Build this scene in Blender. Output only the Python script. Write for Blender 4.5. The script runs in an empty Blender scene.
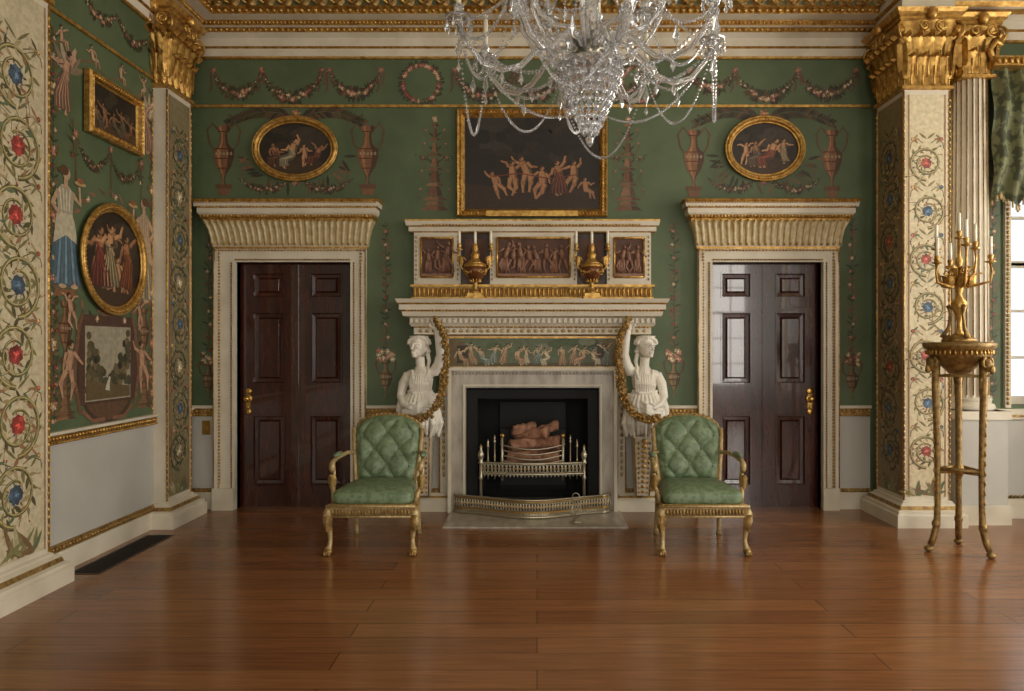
import bpy, math, random
from mathutils import Vector, Matrix
R=random.Random(7)
pi=math.pi
# ---- survey scale: metres per drawing unit on the back wall ----
F=740.0; D=6.81; CX=537; CY=345; H=1.5
def X(px,d=D): return (px-CX)*d/F
def Z(py,d=D): return H-(py-CY)*d/F
A=D/F
def lin(c): return tuple(((x/255)/12.92 if x/255<=.04045 else ((x/255+.055)/1.055)**2.4) for x in c)
def mul(c,k): return tuple(max(0,min(255,x*k)) for x in c)
# ---------------- materials ----------------
def newmat(name):
    m=bpy.data.materials.new(name); m.use_nodes=True
    nt=m.node_tree; b=nt.nodes['Principled BSDF']; return m,nt,b
def mat(name,c,rough=.5,metal=0,c2=None,scale=6,bump=0,bscale=60,stretch=(1,1,1),coat=0,sharp=False,trans=0,spec=.5):
    m,nt,b=newmat(name)
    b.inputs['Roughness'].default_value=rough; b.inputs['Metallic'].default_value=metal
    b.inputs['Coat Weight'].default_value=coat; b.inputs['Coat Roughness'].default_value=.08
    b.inputs['Transmission Weight'].default_value=trans
    b.inputs['Specular IOR Level'].default_value=spec
    tc=nt.nodes.new('ShaderNodeTexCoord'); mp=nt.nodes.new('ShaderNodeMapping')
    nt.links.new(tc.outputs['Object'],mp.inputs[0]); mp.inputs['Scale'].default_value=stretch
    if c2:
        n=nt.nodes.new('ShaderNodeTexNoise'); n.inputs['Scale'].default_value=scale; n.inputs['Detail'].default_value=5
        nt.links.new(mp.outputs[0],n.inputs['Vector'])
        r=nt.nodes.new('ShaderNodeValToRGB')
        r.color_ramp.elements[0].position=.46 if sharp else .3; r.color_ramp.elements[1].position=.54 if sharp else .7
        r.color_ramp.elements[0].color=lin(c2)+(1,); r.color_ramp.elements[1].color=lin(c)+(1,)
        nt.links.new(n.outputs[0],r.inputs[0]); nt.links.new(r.outputs[0],b.inputs['Base Color'])
    else: b.inputs['Base Color'].default_value=lin(c)+(1,)
    if bump:
        n2=nt.nodes.new('ShaderNodeTexNoise'); n2.inputs['Scale'].default_value=bscale; n2.inputs['Detail'].default_value=3
        nt.links.new(mp.outputs[0],n2.inputs['Vector'])
        bp=nt.nodes.new('ShaderNodeBump'); bp.inputs['Strength'].default_value=bump; bp.inputs['Distance'].default_value=.01
        nt.links.new(n2.outputs[0],bp.inputs['Height']); nt.links.new(bp.outputs[0],b.inputs['Normal'])
    return m
GOLD=mat('gilding',(216,174,96),.34,.68,(150,106,46),25,.35,90)
GOLDD=mat('old_gilding',(182,148,86),.42,.5,(112,82,42),30,.4,90)
AGED=mat('aged_gilding',(168,136,78),.4,.5,(104,78,42),30,.4,90)
WHITE=mat('cream_paint',(218,208,188),.5,0,(198,187,164),4)
DADO=mat('dado_paint',(188,184,174),.55,0,(174,170,161),2)
MARBLE=mat('statuary_marble',(240,233,220),.38,0,(220,211,194),9,spec=.4)
GREYM=mat('veined_marble',(186,176,160),.3,0,(146,134,118),5,stretch=(3,1,1))
GREEN=mat('green_wall_paint',(90,104,72),.6,0,(76,90,61),3)
FABRIC=mat('green_damask',(120,136,104),.45,0,(97,116,84),26,.12,220,sharp=True)
TERRA=mat('terracotta_relief',(152,112,90),.6,0,(120,84,66),20)
TERRAB=mat('terracotta_ground',(98,68,54),.7,0,(80,52,42),12)
BLACK=mat('firebox_black',(15,14,13),.8)
IRON=mat('wrought_iron',(34,32,30),.5,.7)
STEEL=mat('polished_steel',(184,174,152),.28,.85)
BRASS=mat('brass',(190,150,78),.28,.85)
LOG=mat('log_bark',(184,136,108),.85,0,(104,66,48),18,.8,40)
CANDLE=mat('candle_wax',(244,236,214),.5)
BRONZE=mat('dark_bronze',(60,44,32),.4,.2)
CURT=mat('curtain_damask',(112,114,78),.6,0,(66,70,46),14,.3,80,sharp=True)
CREAMG=mat('cream_and_gilt',(202,180,132),.42,.3,(150,118,68),40,.3,120)
CREAMF=mat('parcel_gilt_cream',(214,200,164),.5,.1,(186,160,108),22,.2,90)
def woodmat():
    m,nt,b=newmat('mahogany')
    tc=nt.nodes.new('ShaderNodeTexCoord'); mp=nt.nodes.new('ShaderNodeMapping'); mp.inputs['Scale'].default_value=(9,9,1.2)
    n=nt.nodes.new('ShaderNodeTexNoise'); n.inputs['Scale'].default_value=3; n.inputs['Detail'].default_value=7; n.inputs['Distortion'].default_value=1.2
    r=nt.nodes.new('ShaderNodeValToRGB'); r.color_ramp.elements[0].position=.3; r.color_ramp.elements[1].position=.72
    r.color_ramp.elements[0].color=lin((34,13,10))+(1,); r.color_ramp.elements[1].color=lin((74,31,21))+(1,)
    nt.links.new(tc.outputs['Object'],mp.inputs[0]); nt.links.new(mp.outputs[0],n.inputs[0]); nt.links.new(n.outputs[0],r.inputs[0]); nt.links.new(r.outputs[0],b.inputs['Base Color'])
    b.inputs['Roughness'].default_value=.2; b.inputs['Coat Weight'].default_value=.7; b.inputs['Coat Roughness'].default_value=.03
    return m
MAHOG=woodmat()
def floormat():
    m,nt,b=newmat('oak_boards'); N=nt.nodes.new; L=nt.links.new
    tc=N('ShaderNodeTexCoord')
    br=N('ShaderNodeTexBrick'); br.inputs['Scale'].default_value=1; br.inputs['Brick Width'].default_value=2.6; br.inputs['Row Height'].default_value=.19
    br.inputs['Mortar Size'].default_value=.0022; br.inputs['Bias'].default_value=0; br.offset=.37; br.offset_frequency=2
    br.inputs['Color1'].default_value=lin((148,100,62))+(1,); br.inputs['Color2'].default_value=lin((126,82,50))+(1,); br.inputs['Mortar'].default_value=lin((66,42,27))+(1,)
    L(tc.outputs['Object'],br.inputs['Vector'])
    mp=N('ShaderNodeMapping'); mp.inputs['Scale'].default_value=(1.2,22,1); L(tc.outputs['Object'],mp.inputs[0])
    n=N('ShaderNodeTexNoise'); n.inputs['Scale'].default_value=2.2; n.inputs['Detail'].default_value=8; n.inputs['Distortion'].default_value=.5; L(mp.outputs[0],n.inputs['Vector'])
    r=N('ShaderNodeValToRGB'); r.color_ramp.elements[0].position=.3; r.color_ramp.elements[1].position=.7; r.color_ramp.elements[0].color=(.66,.61,.58,1); r.color_ramp.elements[1].color=(1.1,1.06,1.0,1); L(n.outputs[0],r.inputs[0])
    mx=N('ShaderNodeMix'); mx.data_type='RGBA'; mx.blend_type='MULTIPLY'; mx.inputs[0].default_value=.85
    L(br.outputs['Color'],mx.inputs[6]); L(r.outputs[0],mx.inputs[7]); L(mx.outputs[2],b.inputs['Base Color'])
    n2=N('ShaderNodeTexNoise'); n2.inputs['Scale'].default_value=1.3; L(tc.outputs['Object'],n2.inputs['Vector'])
    mr=N('ShaderNodeMapRange'); mr.inputs[3].default_value=.13; mr.inputs[4].default_value=.27; L(n2.outputs[0],mr.inputs[0]); L(mr.outputs[0],b.inputs['Roughness'])
    bp=N('ShaderNodeBump'); bp.inputs['Strength'].default_value=.3; bp.inputs['Distance'].default_value=.002
    L(br.outputs['Fac'],bp.inputs['Height']); bp.invert=True; L(bp.outputs[0],b.inputs['Normal'])
    return m
FLOOR=floormat()
def paintmat():
    m,nt,b=newmat('mural_paint'); N=nt.nodes.new; L=nt.links.new
    at=N('ShaderNodeAttribute'); at.attribute_name='Col'
    n=N('ShaderNodeTexNoise'); n.inputs['Scale'].default_value=30; n.inputs['Detail'].default_value=4
    tc=N('ShaderNodeTexCoord'); L(tc.outputs['Object'],n.inputs['Vector'])
    mr=N('ShaderNodeMapRange'); mr.inputs[1].default_value=.3; mr.inputs[2].default_value=.7; mr.inputs[3].default_value=.78; mr.inputs[4].default_value=1.1; L(n.outputs[0],mr.inputs[0])
    mx=N('ShaderNodeMix'); mx.data_type='RGBA'; mx.blend_type='MULTIPLY'; mx.inputs[0].default_value=1
    L(at.outputs['Color'],mx.inputs[6]); L(mr.outputs[0],mx.inputs[7]); L(mx.outputs[2],b.inputs['Base Color']); b.inputs['Roughness'].default_value=.55
    return m
PAINT=paintmat()
def glassmat():
    m,nt,b=newmat('cut_crystal'); b.inputs['Base Color'].default_value=(.97,.98,1,1); b.inputs['Roughness'].default_value=.03
    b.inputs['Transmission Weight'].default_value=.88; b.inputs['IOR'].default_value=1.6; b.inputs['Coat Weight'].default_value=.7; b.inputs['Coat Roughness'].default_value=.02
    return m
GLASS=glassmat()
# ---------------- builders ----------------
def link(o,parent=None):
    bpy.context.scene.collection.objects.link(o)
    if parent: o.parent=parent
    return o
class MB:
    def __init__(s): s.v=[];s.f=[];s.m=[];s.mats=[];s.sm=[]
    def add(s,vs,fs,mt,smooth=False,M=None):
        if mt not in s.mats: s.mats.append(mt)
        k=s.mats.index(mt); n=len(s.v)
        if M is not None: vs=[tuple(M@Vector(v)) for v in vs]
        s.v.extend(vs)
        for f in fs: s.f.append([i+n for i in f]); s.m.append(k); s.sm.append(smooth)
    def box(s,x0,x1,y0,y1,z0,z1,mt,M=None):
        vs=[(x,y,z) for z in (z0,z1) for y in (y0,y1) for x in (x0,x1)]
        s.add(vs,[(0,2,3,1),(4,5,7,6),(0,1,5,4),(2,6,7,3),(0,4,6,2),(1,3,7,5)],mt,False,M)
    def lathe(s,prof,c,mt,n=16,M=None,smooth=True):
        vs=[];fs=[]
        for (r,z) in prof:
            for i in range(n):
                a=2*pi*i/n; vs.append((c[0]+r*math.cos(a),c[1]+r*math.sin(a),c[2]+z))
        k=len(prof)
        for j in range(k-1):
            for i in range(n): fs.append((j*n+i,j*n+(i+1)%n,(j+1)*n+(i+1)%n,(j+1)*n+i))
        fs.append(tuple(range(n))[::-1]); fs.append(tuple(range((k-1)*n,k*n)))
        s.add(vs,fs,mt,smooth,M)
    def tube(s,pts,r,mt,n=8,closed=False,M=None):
        pts=[Vector(p) for p in pts]; k=len(pts)
        rr=r if isinstance(r,(list,tuple)) else [r]*k
        vs=[];fs=[]; up=None
        for i,p in enumerate(pts):
            if closed: t=pts[(i+1)%k]-pts[i-1]
            else: t=pts[min(i+1,k-1)]-pts[max(i-1,0)]
            if t.length<1e-9: t=Vector((0,0,1))
            t.normalize()
            if up is None: up=Vector((0,0,1)) if abs(t.z)<.9 else Vector((0,1,0))
            a=up-t*up.dot(t)
            if a.length<1e-4: a=t.orthogonal()
            a.normalize(); b=t.cross(a); up=a
            for j in range(n):
                q=2*pi*j/n; vs.append(tuple(p+(a*math.cos(q)+b*math.sin(q))*rr[i]))
        for i in range(k if closed else k-1):
            i2=(i+1)%k
            for j in range(n): fs.append((i*n+j,i*n+(j+1)%n,i2*n+(j+1)%n,i2*n+j))
        if not closed: fs.append(tuple(range(n))[::-1]); fs.append(tuple(range((k-1)*n,k*n)))
        s.add(vs,fs,mt,True,M)
    def ell(s,c,r,mt,n=10,k=6,M=None,smooth=True):
        if not isinstance(r,(list,tuple)): r=(r,r,r)
        vs=[(c[0],c[1],c[2]-r[2])];fs=[]
        for j in range(1,k):
            t=-pi/2+pi*j/k
            for i in range(n):
                a=2*pi*i/n; vs.append((c[0]+r[0]*math.cos(t)*math.cos(a),c[1]+r[1]*math.cos(t)*math.sin(a),c[2]+r[2]*math.sin(t)))
        vs.append((c[0],c[1],c[2]+r[2])); last=len(vs)-1
        for i in range(n):
            fs.append((0,1+(i+1)%n,1+i)); fs.append((last,last-n+i,last-n+(i+1)%n))
        for j in range(k-2):
            for i in range(n): fs.append((1+j*n+i,1+j*n+(i+1)%n,1+(j+1)*n+(i+1)%n,1+(j+1)*n+i))
        s.add(vs,fs,mt,smooth,M)
    def bead(s,c,r,h,mt):
        x,y,z=c
        s.add([(x+r,y,z),(x,y+r,z),(x-r,y,z),(x,y-r,z),(x,y,z+h),(x,y,z-h)],[(0,1,4),(1,2,4),(2,3,4),(3,0,4),(1,0,5),(2,1,5),(3,2,5),(0,3,5)],mt)
    def sweep(s,cornerf,prof,mats,closed=False,cap=True):
        n=len(cornerf(0)); vs=[];
        for (o,z) in prof:
            for (x,y) in cornerf(o): vs.append((x,y,z))
        for j in range(len(prof)-1):
            mt=mats[j] if isinstance(mats,(list,tuple)) else mats
            fs=[]
            for i in range(n if closed else n-1): fs.append((j*n+i,j*n+(i+1)%n,(j+1)*n+(i+1)%n,(j+1)*n+i))
            s.add(vs,fs,mt)
        if cap:
            mt=mats[-1] if isinstance(mats,(list,tuple)) else mats
            s.add(vs[:n],[tuple(range(n))],mt); s.add(vs[-n:],[tuple(range(n))],mt)
    def rect(s,x0,x1,y0,y1,prof,mats): s.sweep(lambda o:[(x0-o,y0-o),(x1+o,y0-o),(x1+o,y1+o),(x0-o,y1+o)],prof,mats,True)
    def wallm(s,x0,x1,y,prof,mats): s.sweep(lambda o:[(x0-o,y),(x0-o,y-o),(x1+o,y-o),(x1+o,y)],prof,mats,False)
    def eggs(s,p0,p1,step,r,mt,n=6,k=4):
        p0=Vector(p0);p1=Vector(p1);L=(p1-p0).length; c=max(1,int(L/step))
        for i in range(c): s.ell(p0+(p1-p0)*((i+.5)/c),r,mt,n,k)
    def leaf(s,p,nrm,w,h,c,mt,lob=3):
        p=Vector(p);nrm=Vector(nrm).normalized();tan=Vector((0,0,1)).cross(nrm)
        vs=[];fs=[];K=9
        for i in range(K):
            t=i/(K-1); z=h*math.sin(t*pi*.62)/1.0; o=.01+c*t**2.4
            ww=w*.5*(.55+.6*math.sin(pi*min(1,t*1.05)))*(1+.22*abs(math.sin(t*pi*lob)))*(1-.55*t**4)
            for q,oo in ((-1,-.018),(-.45,.004),(0,.016),(.45,.004),(1,-.018)):
                vs.append(tuple(p+tan*(ww*q)+nrm*(o+oo)+Vector((0,0,z-.12*h*abs(q)*(1 if i else 0)))))
        for i in range(K-1):
            for j in range(4): fs.append((i*5+j,i*5+j+1,i*5+6+j,i*5+5+j))
        s.add(vs,fs,mt,True)
    def obj(s,name,parent=None,loc=None):
        me=bpy.data.meshes.new(name); me.from_pydata(s.v,[],s.f)
        for m in s.mats: me.materials.append(m)
        me.polygons.foreach_set('material_index',s.m); me.polygons.foreach_set('use_smooth',s.sm); me.update()
        o=bpy.data.objects.new(name,me)
        if loc: o.location=loc
        return link(o,parent)
class Paint:
    def __init__(s,f,clip=None): s.map=f;s.v=[];s.f=[];s.c=[];s.clip=clip
    def C(s,u,v):
        return s.clip(u,v) if s.clip else (u,v)
    def poly(s,pts,col,layer=0):
        l=.002+layer*.0005+R.random()*.0004; n=len(s.v)
        k=.92+.16*R.random(); c=tuple(x*k for x in lin(col))+(1,)
        for (u,v) in pts: u,v=s.C(u,v); s.v.append(s.map(u,v,l))
        s.f.append(list(range(n,n+len(pts)))); s.c.append(c)
    def ell(s,u,v,a,b,col,layer=0,rot=0,n=12):
        ca,sa=math.cos(rot),math.sin(rot)
        s.poly([(u+a*math.cos(t)*ca-b*math.sin(t)*sa,v+a*math.cos(t)*sa+b*math.sin(t)*ca) for t in [2*pi*i/n for i in range(n)]],col,layer)
    def leaf(s,u,v,ang,L,w,col,layer=0):
        pts=[]
        for t,q in ((0,0),(.25,.8),(.5,1),(.8,.55),(1,0),(.8,-.55),(.5,-1),(.25,-.8)):
            x=t*L;y=q*w*.5; pts.append((u+x*math.cos(ang)-y*math.sin(ang),v+x*math.sin(ang)+y*math.cos(ang)))
        s.poly(pts,col,layer)
    def stroke(s,pts,w,col,layer=0):
        k=len(pts); L=[];Rr=[]
        for i in range(k):
            a=pts[max(i-1,0)];b=pts[min(i+1,k-1)]; dx=b[0]-a[0];dy=b[1]-a[1];l=math.hypot(dx,dy) or 1
            ww=(w[i] if isinstance(w,(list,tuple)) else w)*.5
            L.append((pts[i][0]-dy/l*ww,pts[i][1]+dx/l*ww)); Rr.append((pts[i][0]+dy/l*ww,pts[i][1]-dx/l*ww))
        l=.002+layer*.0005+R.random()*.0004; n=len(s.v); kk=.92+.16*R.random(); c=tuple(x*kk for x in lin(col))+(1,)
        for i in range(k): s.v.append(s.map(*s.C(*L[i]),l)); s.v.append(s.map(*s.C(*Rr[i]),l))
        for i in range(k-1): s.f.append([n+2*i,n+2*i+1,n+2*i+3,n+2*i+2]); s.c.append(c)
    def flower(s,u,v,r,col,layer=1,n=6):
        s.ell(u,v,r*.9,r*.85,mul(col,.6),layer,0,10)
        for i in range(n):
            a=2*pi*i/n+R.random()*.4; s.ell(u+.55*r*math.cos(a),v+.55*r*math.sin(a),r*.46,r*.3,mul(col,R.uniform(.8,1.25)),layer+1,a,8)
        s.ell(u,v,r*.28,r*.28,mul(col,1.4),layer+2,0,8)
    def obj(s,name,parent=None):
        me=bpy.data.meshes.new(name); me.from_pydata(s.v,[],s.f); me.materials.append(PAINT)
        ca=me.color_attributes.new('Col','FLOAT_COLOR','CORNER')
        buf=[]
        for f,c in zip(s.f,s.c): buf.extend(c*len(f))
        ca.data.foreach_set('color',buf); me.update()
        return link(bpy.data.objects.new(name,me),parent)
def joints(sd,reach=1.0,sit=False,rot=0):
    r=random.Random(sd)
    lean=r.uniform(-.1,.1)
    J={'hd':(lean*1.6,.92),'nk':(lean*1.3,.83),'sl':(lean-.1,.79),'sr':(lean+.1,.79),'hp':(0,.5),'hl':(-.06,.5),'hr':(.06,.5)}
    sd_=r.choice((-1,1))
    for s,k in ((-1,'l'),(1,'r')):
        up=r.random()<.45*reach
        a=r.uniform(.3,1.1) if up else r.uniform(-1.3,-.3)
        sh=J['s'+k]; e=(sh[0]+s*.15*math.cos(a),sh[1]+.15*math.sin(a)); b=a+r.uniform(-.9,1.2)
        J['e'+k]=e; J['w'+k]=(e[0]+s*.14*math.cos(b),e[1]+.14*math.sin(b))
        h=J['h'+k]
        if sit:
            a=r.uniform(1.1,1.5); kn=(h[0]+sd_*.22*math.sin(a),h[1]-.22*math.cos(a)); b=r.uniform(-.3,.35)
            J['k'+k]=kn; J['f'+k]=(kn[0]+sd_*.24*math.sin(b),kn[1]-.24*math.cos(b))
        else:
            a=r.uniform(-.15,.7); kn=(h[0]+s*.24*math.sin(a),.5-.24*math.cos(a)); b=a-r.uniform(0,1.0)
            J['k'+k]=kn; J['f'+k]=(kn[0]+s*.24*math.sin(b),kn[1]-.24*math.cos(b))
    if rot:
        c,s_=math.cos(rot),math.sin(rot)
        J={k:((x)*c-(y-.5)*s_,.5+(x)*s_+(y-.5)*c) for k,(x,y) in J.items()}
    dz=min(y for x,y in J.values())
    if sit or rot: J={k:(x,y-dz) for k,(x,y) in J.items()}
    return J
def fig2d(P,u,v,h,skin,robe=None,sd=1,layer=2,fat=1.0,hair=(70,45,25),sit=False,rot=0):
    J=joints(sd,1,sit,rot); q=lambda k:(u+J[k][0]*h,v+J[k][1]*h)
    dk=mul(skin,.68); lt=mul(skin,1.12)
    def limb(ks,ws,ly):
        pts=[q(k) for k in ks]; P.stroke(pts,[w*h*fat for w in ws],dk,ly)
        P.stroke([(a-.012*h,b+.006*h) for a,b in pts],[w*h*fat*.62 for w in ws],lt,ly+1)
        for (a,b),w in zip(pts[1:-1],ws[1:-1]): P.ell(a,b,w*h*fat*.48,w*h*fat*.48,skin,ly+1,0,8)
    for k in 'lr':
        limb(['h'+k,'k'+k,'f'+k],[.14,.10,.045],layer)
        f=q('f'+k); P.ell(f[0],f[1],.04*h,.02*h,skin,layer)
        limb(['s'+k,'e'+k,'w'+k],[.085,.06,.04],layer+2)
        w=q('w'+k); P.ell(w[0],w[1],.026*h,.022*h,skin,layer+2)
    P.poly([q('sl'),q('nk'),q('sr'),q('hr'),q('hl')],skin,layer+1)
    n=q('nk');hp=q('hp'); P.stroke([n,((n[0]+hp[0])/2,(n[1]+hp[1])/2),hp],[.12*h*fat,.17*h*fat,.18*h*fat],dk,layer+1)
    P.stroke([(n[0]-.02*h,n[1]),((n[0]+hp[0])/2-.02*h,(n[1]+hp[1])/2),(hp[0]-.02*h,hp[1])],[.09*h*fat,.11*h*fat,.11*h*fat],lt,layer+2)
    if robe:
        kl,kr,fl,fr=q('kl'),q('kr'),q('fl'),q('fr'); mx=lambda a,b:((a[0]+b[0])/2,(a[1]+b[1])/2)
        mm=mx(hp,n); kk=mx(kl,kr); ff=mx(fl,fr); w=abs(kl[0]-kr[0])+.18*h
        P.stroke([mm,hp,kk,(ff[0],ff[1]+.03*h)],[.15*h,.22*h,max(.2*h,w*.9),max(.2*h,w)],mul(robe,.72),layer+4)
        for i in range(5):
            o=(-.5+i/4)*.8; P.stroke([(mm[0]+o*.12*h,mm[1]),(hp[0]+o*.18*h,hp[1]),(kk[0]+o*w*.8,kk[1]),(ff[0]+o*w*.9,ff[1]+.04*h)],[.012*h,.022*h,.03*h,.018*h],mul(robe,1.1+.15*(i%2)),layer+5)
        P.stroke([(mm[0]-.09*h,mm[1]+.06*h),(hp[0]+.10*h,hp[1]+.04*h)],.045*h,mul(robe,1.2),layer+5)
    hd=q('hd')
    P.stroke([n,hd],.05*h,dk,layer+3); P.ell(hd[0],hd[1],.05*h*fat,.06*h*fat,skin,layer+4)
    P.ell(hd[0]-.012*h,hd[1]+.028*h,.055*h*fat,.043*h*fat,hair,layer+5); P.ell(hd[0]+.02*h,hd[1]-.01*h,.022*h*fat,.03*h*fat,lt,layer+6,0,8)
def figrelief(mb,x,y,z,h,mt,sd,robe=True):
    J=joints(sd); q=lambda k,d=0:(x+J[k][0]*h,y-d,z+J[k][1]*h)
    for k in 'lr':
        mb.tube([q('h'+k),q('k'+k,.004),q('f'+k)],[.06*h,.045*h,.025*h],mt,6)
        mb.tube([q('s'+k),q('e'+k,.005),q('w'+k,.003)],[.038*h,.03*h,.02*h],mt,6)
    mb.tube([q('hp'),((q('hp')[0]+q('nk')[0])/2,y,z+.66*h),q('nk')],[.085*h,.08*h,.055*h],mt,8)
    mb.ell(q('hd'),(.05*h,.04*h,.06*h),mt,8,6)
    if robe:
        hp=q('hp')
        for i in range(4): mb.tube([(hp[0]+(-.06+.04*i)*h,y-.004,hp[2]),(hp[0]+(-.1+.07*i)*h,y-.004,z+.1*h)],[.03*h,.035*h],mt,6)
# ---------------- room shell ----------------
WX=-3.18; DL=(X(237),X(352)); DR=(X(711),X(821)); DZ=Z(262); FB=(-.04-.60,-.04+.60); FZ=1.12
XE=3.06; YS=-3.2; RX=5.2; YB=6.45; CZ=5.05
def walls(name,boxes,mt=GREEN):
    for b in boxes:
        m=MB(); m.box(*b[:6],b[6] if len(b)>6 else mt); m.obj(name)
m=MB(); m.box(WX-.3,RX+.3,YS-.3,D+.6,-.12,0,FLOOR); m.obj('floor')
m=MB(); m.box(WX-.3,RX+.3,YS-.3,D+.6,CZ,CZ+.12,WHITE); m.obj('ceiling')
walls('wall_north',[(x0,x1,D,D+.25,z0,z1) for x0,x1,z0,z1 in ((WX-.2,DL[0],0,CZ),(DL[0],DL[1],DZ,CZ),(DL[1],FB[0],0,CZ),(FB[0],FB[1],FZ,CZ),(FB[1],DR[0],0,CZ),(DR[0],DR[1],DZ,CZ),(DR[1],XE+.4,0,CZ))])
m=MB(); m.box(WX-.2,WX,YS,D,0,CZ,GREEN); m.obj('wall_west')
W0=X(1009,YB); W1=W0+1.1; wz0=.98; wz1=Z(120,YB)
walls('wall_northeast',[(x0,x1,YB,YB+.25,z0,z1) for x0,x1,z0,z1 in ((XE+.42,W0,0,CZ),(W0,W1,0,wz0),(W0,W1,wz1,CZ),(W1,RX,0,CZ))])
def windowframe(name,axis,c,a0,a1,z0,z1):
    m=MB()
    def b(p0,p1,q0,q1):
        if axis=='y': m.box(p0,p1,c-.03,c+.03,q0,q1,WHITE)
        else: m.box(c-.03,c+.03,p0,p1,q0,q1,WHITE)
    b(a0,a0+.06,z0,z1);b(a1-.06,a1,z0,z1);b(a0,a1,z0,z0+.07);b(a0,a1,z1-.07,z1);b(a0,a1,(z0+z1)/2-.03,(z0+z1)/2+.03)
    for i in (1,2): x=a0+(a1-a0)*i/3; b(x-.012,x+.012,z0,z1)
    for i in range(1,6):
        z=z0+(z1-z0)*i/6; b(a0,a1,z-.012,z+.012)
    return m.obj(name)
windowframe('window_1','y',YB+.15,W0,W1,wz0,wz1)
wins=[(-2.2,-.9),(1.0,2.3),(4.0,5.3)]
ys=[YS]+[q for w in wins for q in w]+[YB+.25]
walls('wall_east',[(RX,RX+.2,ys[i],ys[i+1],0,CZ) for i in range(0,len(ys)-1,2)]+[(RX,RX+.2,w[0],w[1],0,.5,DADO) for w in wins]+[(RX,RX+.2,w[0],w[1],4.0,CZ) for w in wins])
swins=[(-2.3,-1.0),(.3,1.6),(3.6,4.9)]
xs=[WX-.2]+[q for w in swins for q in w]+[RX+.2]
walls('wall_south',[(xs[i],xs[i+1],YS-.2,YS,0,CZ) for i in range(0,len(xs)-1,2)]+[(w[0],w[1],YS-.2,YS,0,.5,DADO) for w in swins]+[(w[0],w[1],YS-.2,YS,4.0,CZ) for w in swins])
for i,w in enumerate(wins): windowframe('window_%d'%(i+2),'x',RX+.1,w[0],w[1],.5,4.0)
for i,w in enumerate(swins): windowframe('window_%d'%(i+5),'y',YS-.1,w[0],w[1],.5,4.0)
# cornice
m=MB()
prof=[(0,4.13),(.03,4.13),(.03,4.15),(.03,4.22),(.05,4.235),(.05,4.31),(.10,4.34),(.16,4.36),(.19,4.365),(.22,4.40),(.33,4.405),(.33,4.45),(.36,4.47),(.42,4.60),(.60,4.80),(.62,CZ)]
mats=[GOLD,GOLD,WHITE,GOLD,WHITE,WHITE,GOLD,WHITE,GOLD,WHITE,GOLD,GOLD,GREEN,GREEN,WHITE]
def corn(o): return [(WX+o,YS),(WX+o,D-o),(XE-.02,D-o)]
m.sweep(corn,prof,mats,False,False)
def bay(o): return [(XE+.4,YB-o),(RX-o,YB-o),(RX-o,YS)]
m.sweep(bay,prof,mats,False,False)
for (x0,y0,x1,y1) in ((WX,YS+3,WX,D),(WX,D,XE,D)):
    hx=1 if x0==x1 else 0; 
    def P2(o,z): return ((x0+o*hx, y0-(0 if hx else o), z),(x1+o*hx, y1-o, z))
    for o,z,st,r in ((.13,4.352,.05,(.018,.018,.016)),(.205,4.385,.035,(.012,.012,.014)),(.34,4.43,.06,(.024,.024,.02))):
        a,b=P2(o,z); m.eggs(a,b,st,r,GOLD)
    a,b=P2(.38,4.455); a=Vector(a);b=Vector(b); n=int((b-a).length/.15); nr=(1,0,0) if hx else (0,-1,0)
    for i in range(n):
        m.leaf(a+(b-a)*((i+.5)/n),nr,.12,.16,.09,GOLDD); 
        m.leaf(a+(b-a)*((i+1)/n)+Vector(nr)*.06+Vector((0,0,.08)),nr,.13,.22,.12,GOLDD)
        for s in (-1,1):
            c=a+(b-a)*((i+.5)/n); t=(b-a).normalized()*s
            m.tube([c+t*.01+Vector(nr)*.05,c+t*.05+Vector(nr)*.07+Vector((0,0,.02)),c+t*.07+Vector(nr)*.08+Vector((0,0,.07)),c+t*.05+Vector(nr)*.09+Vector((0,0,.09))],.009,GOLD,5)
m.obj('trim_cornice')
m=MB()
FL=Z(106)
m.box(WX,XE,D-.02,D,FL-.012,FL+.012,GOLD); m.box(WX,WX+.02,YS,D,FL-.012,FL+.012,GOLD)
m.obj('trim_frieze_fillet')
def dado(name,x0,x1):
    m=MB()
    m.box(x0,x1,D-.012,D,.19,.85,DADO)
    m.box(x0,x1,D-.03,D,0,.14,WHITE); m.box(x0,x1,D-.04,D,.14,.155,WHITE); m.box(x0,x1,D-.025,D,.155,.19,GOLDD); m.eggs((x0,D-.03,.172),(x1,D-.03,.172),.035,(.014,.012,.014),GOLDD)
    m.box(x0,x1,D-.025,D,.85,.93,GOLDD); m.box(x0,x1,D-.045,D,.925,.95,WHITE); m.eggs((x0,D-.03,.90),(x1,D-.03,.90),.035,(.014,.012,.016),GOLD); m.eggs((x0,D-.03,.865),(x1,D-.03,.865),.025,(.009,.01,.009),GOLD)
    m.obj(name)
for i,(a,b) in enumerate(((WX,X(217)),(X(367),-.80),(.72,X(697)),(X(836),XE))): dado('baseboard_north',a,b)
m=MB(); y0=YS;y1=D-.05
m.box(WX,WX+.012,y0,y1,.19,.85,DADO); m.box(WX,WX+.04,y0,y1,0,.14,WHITE); m.box(WX,WX+.03,y0,y1,.14,.19,GOLDD); m.eggs((WX+.035,3,.165),(WX+.035,y1,.165),.035,(.012,.014,.014),GOLDD)
m.box(WX,WX+.03,y0,y1,.85,.92,GOLDD); m.box(WX,WX+.05,y0,y1,.915,.935,WHITE); m.eggs((WX+.035,3,.89),(WX+.035,y1,.89),.035,(.012,.014,.016),GOLD); m.eggs((WX+.035,3,.86),(WX+.035,y1,.86),.025,(.01,.009,.009),GOLD)
m.obj('baseboard_west')
m=MB()
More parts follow.
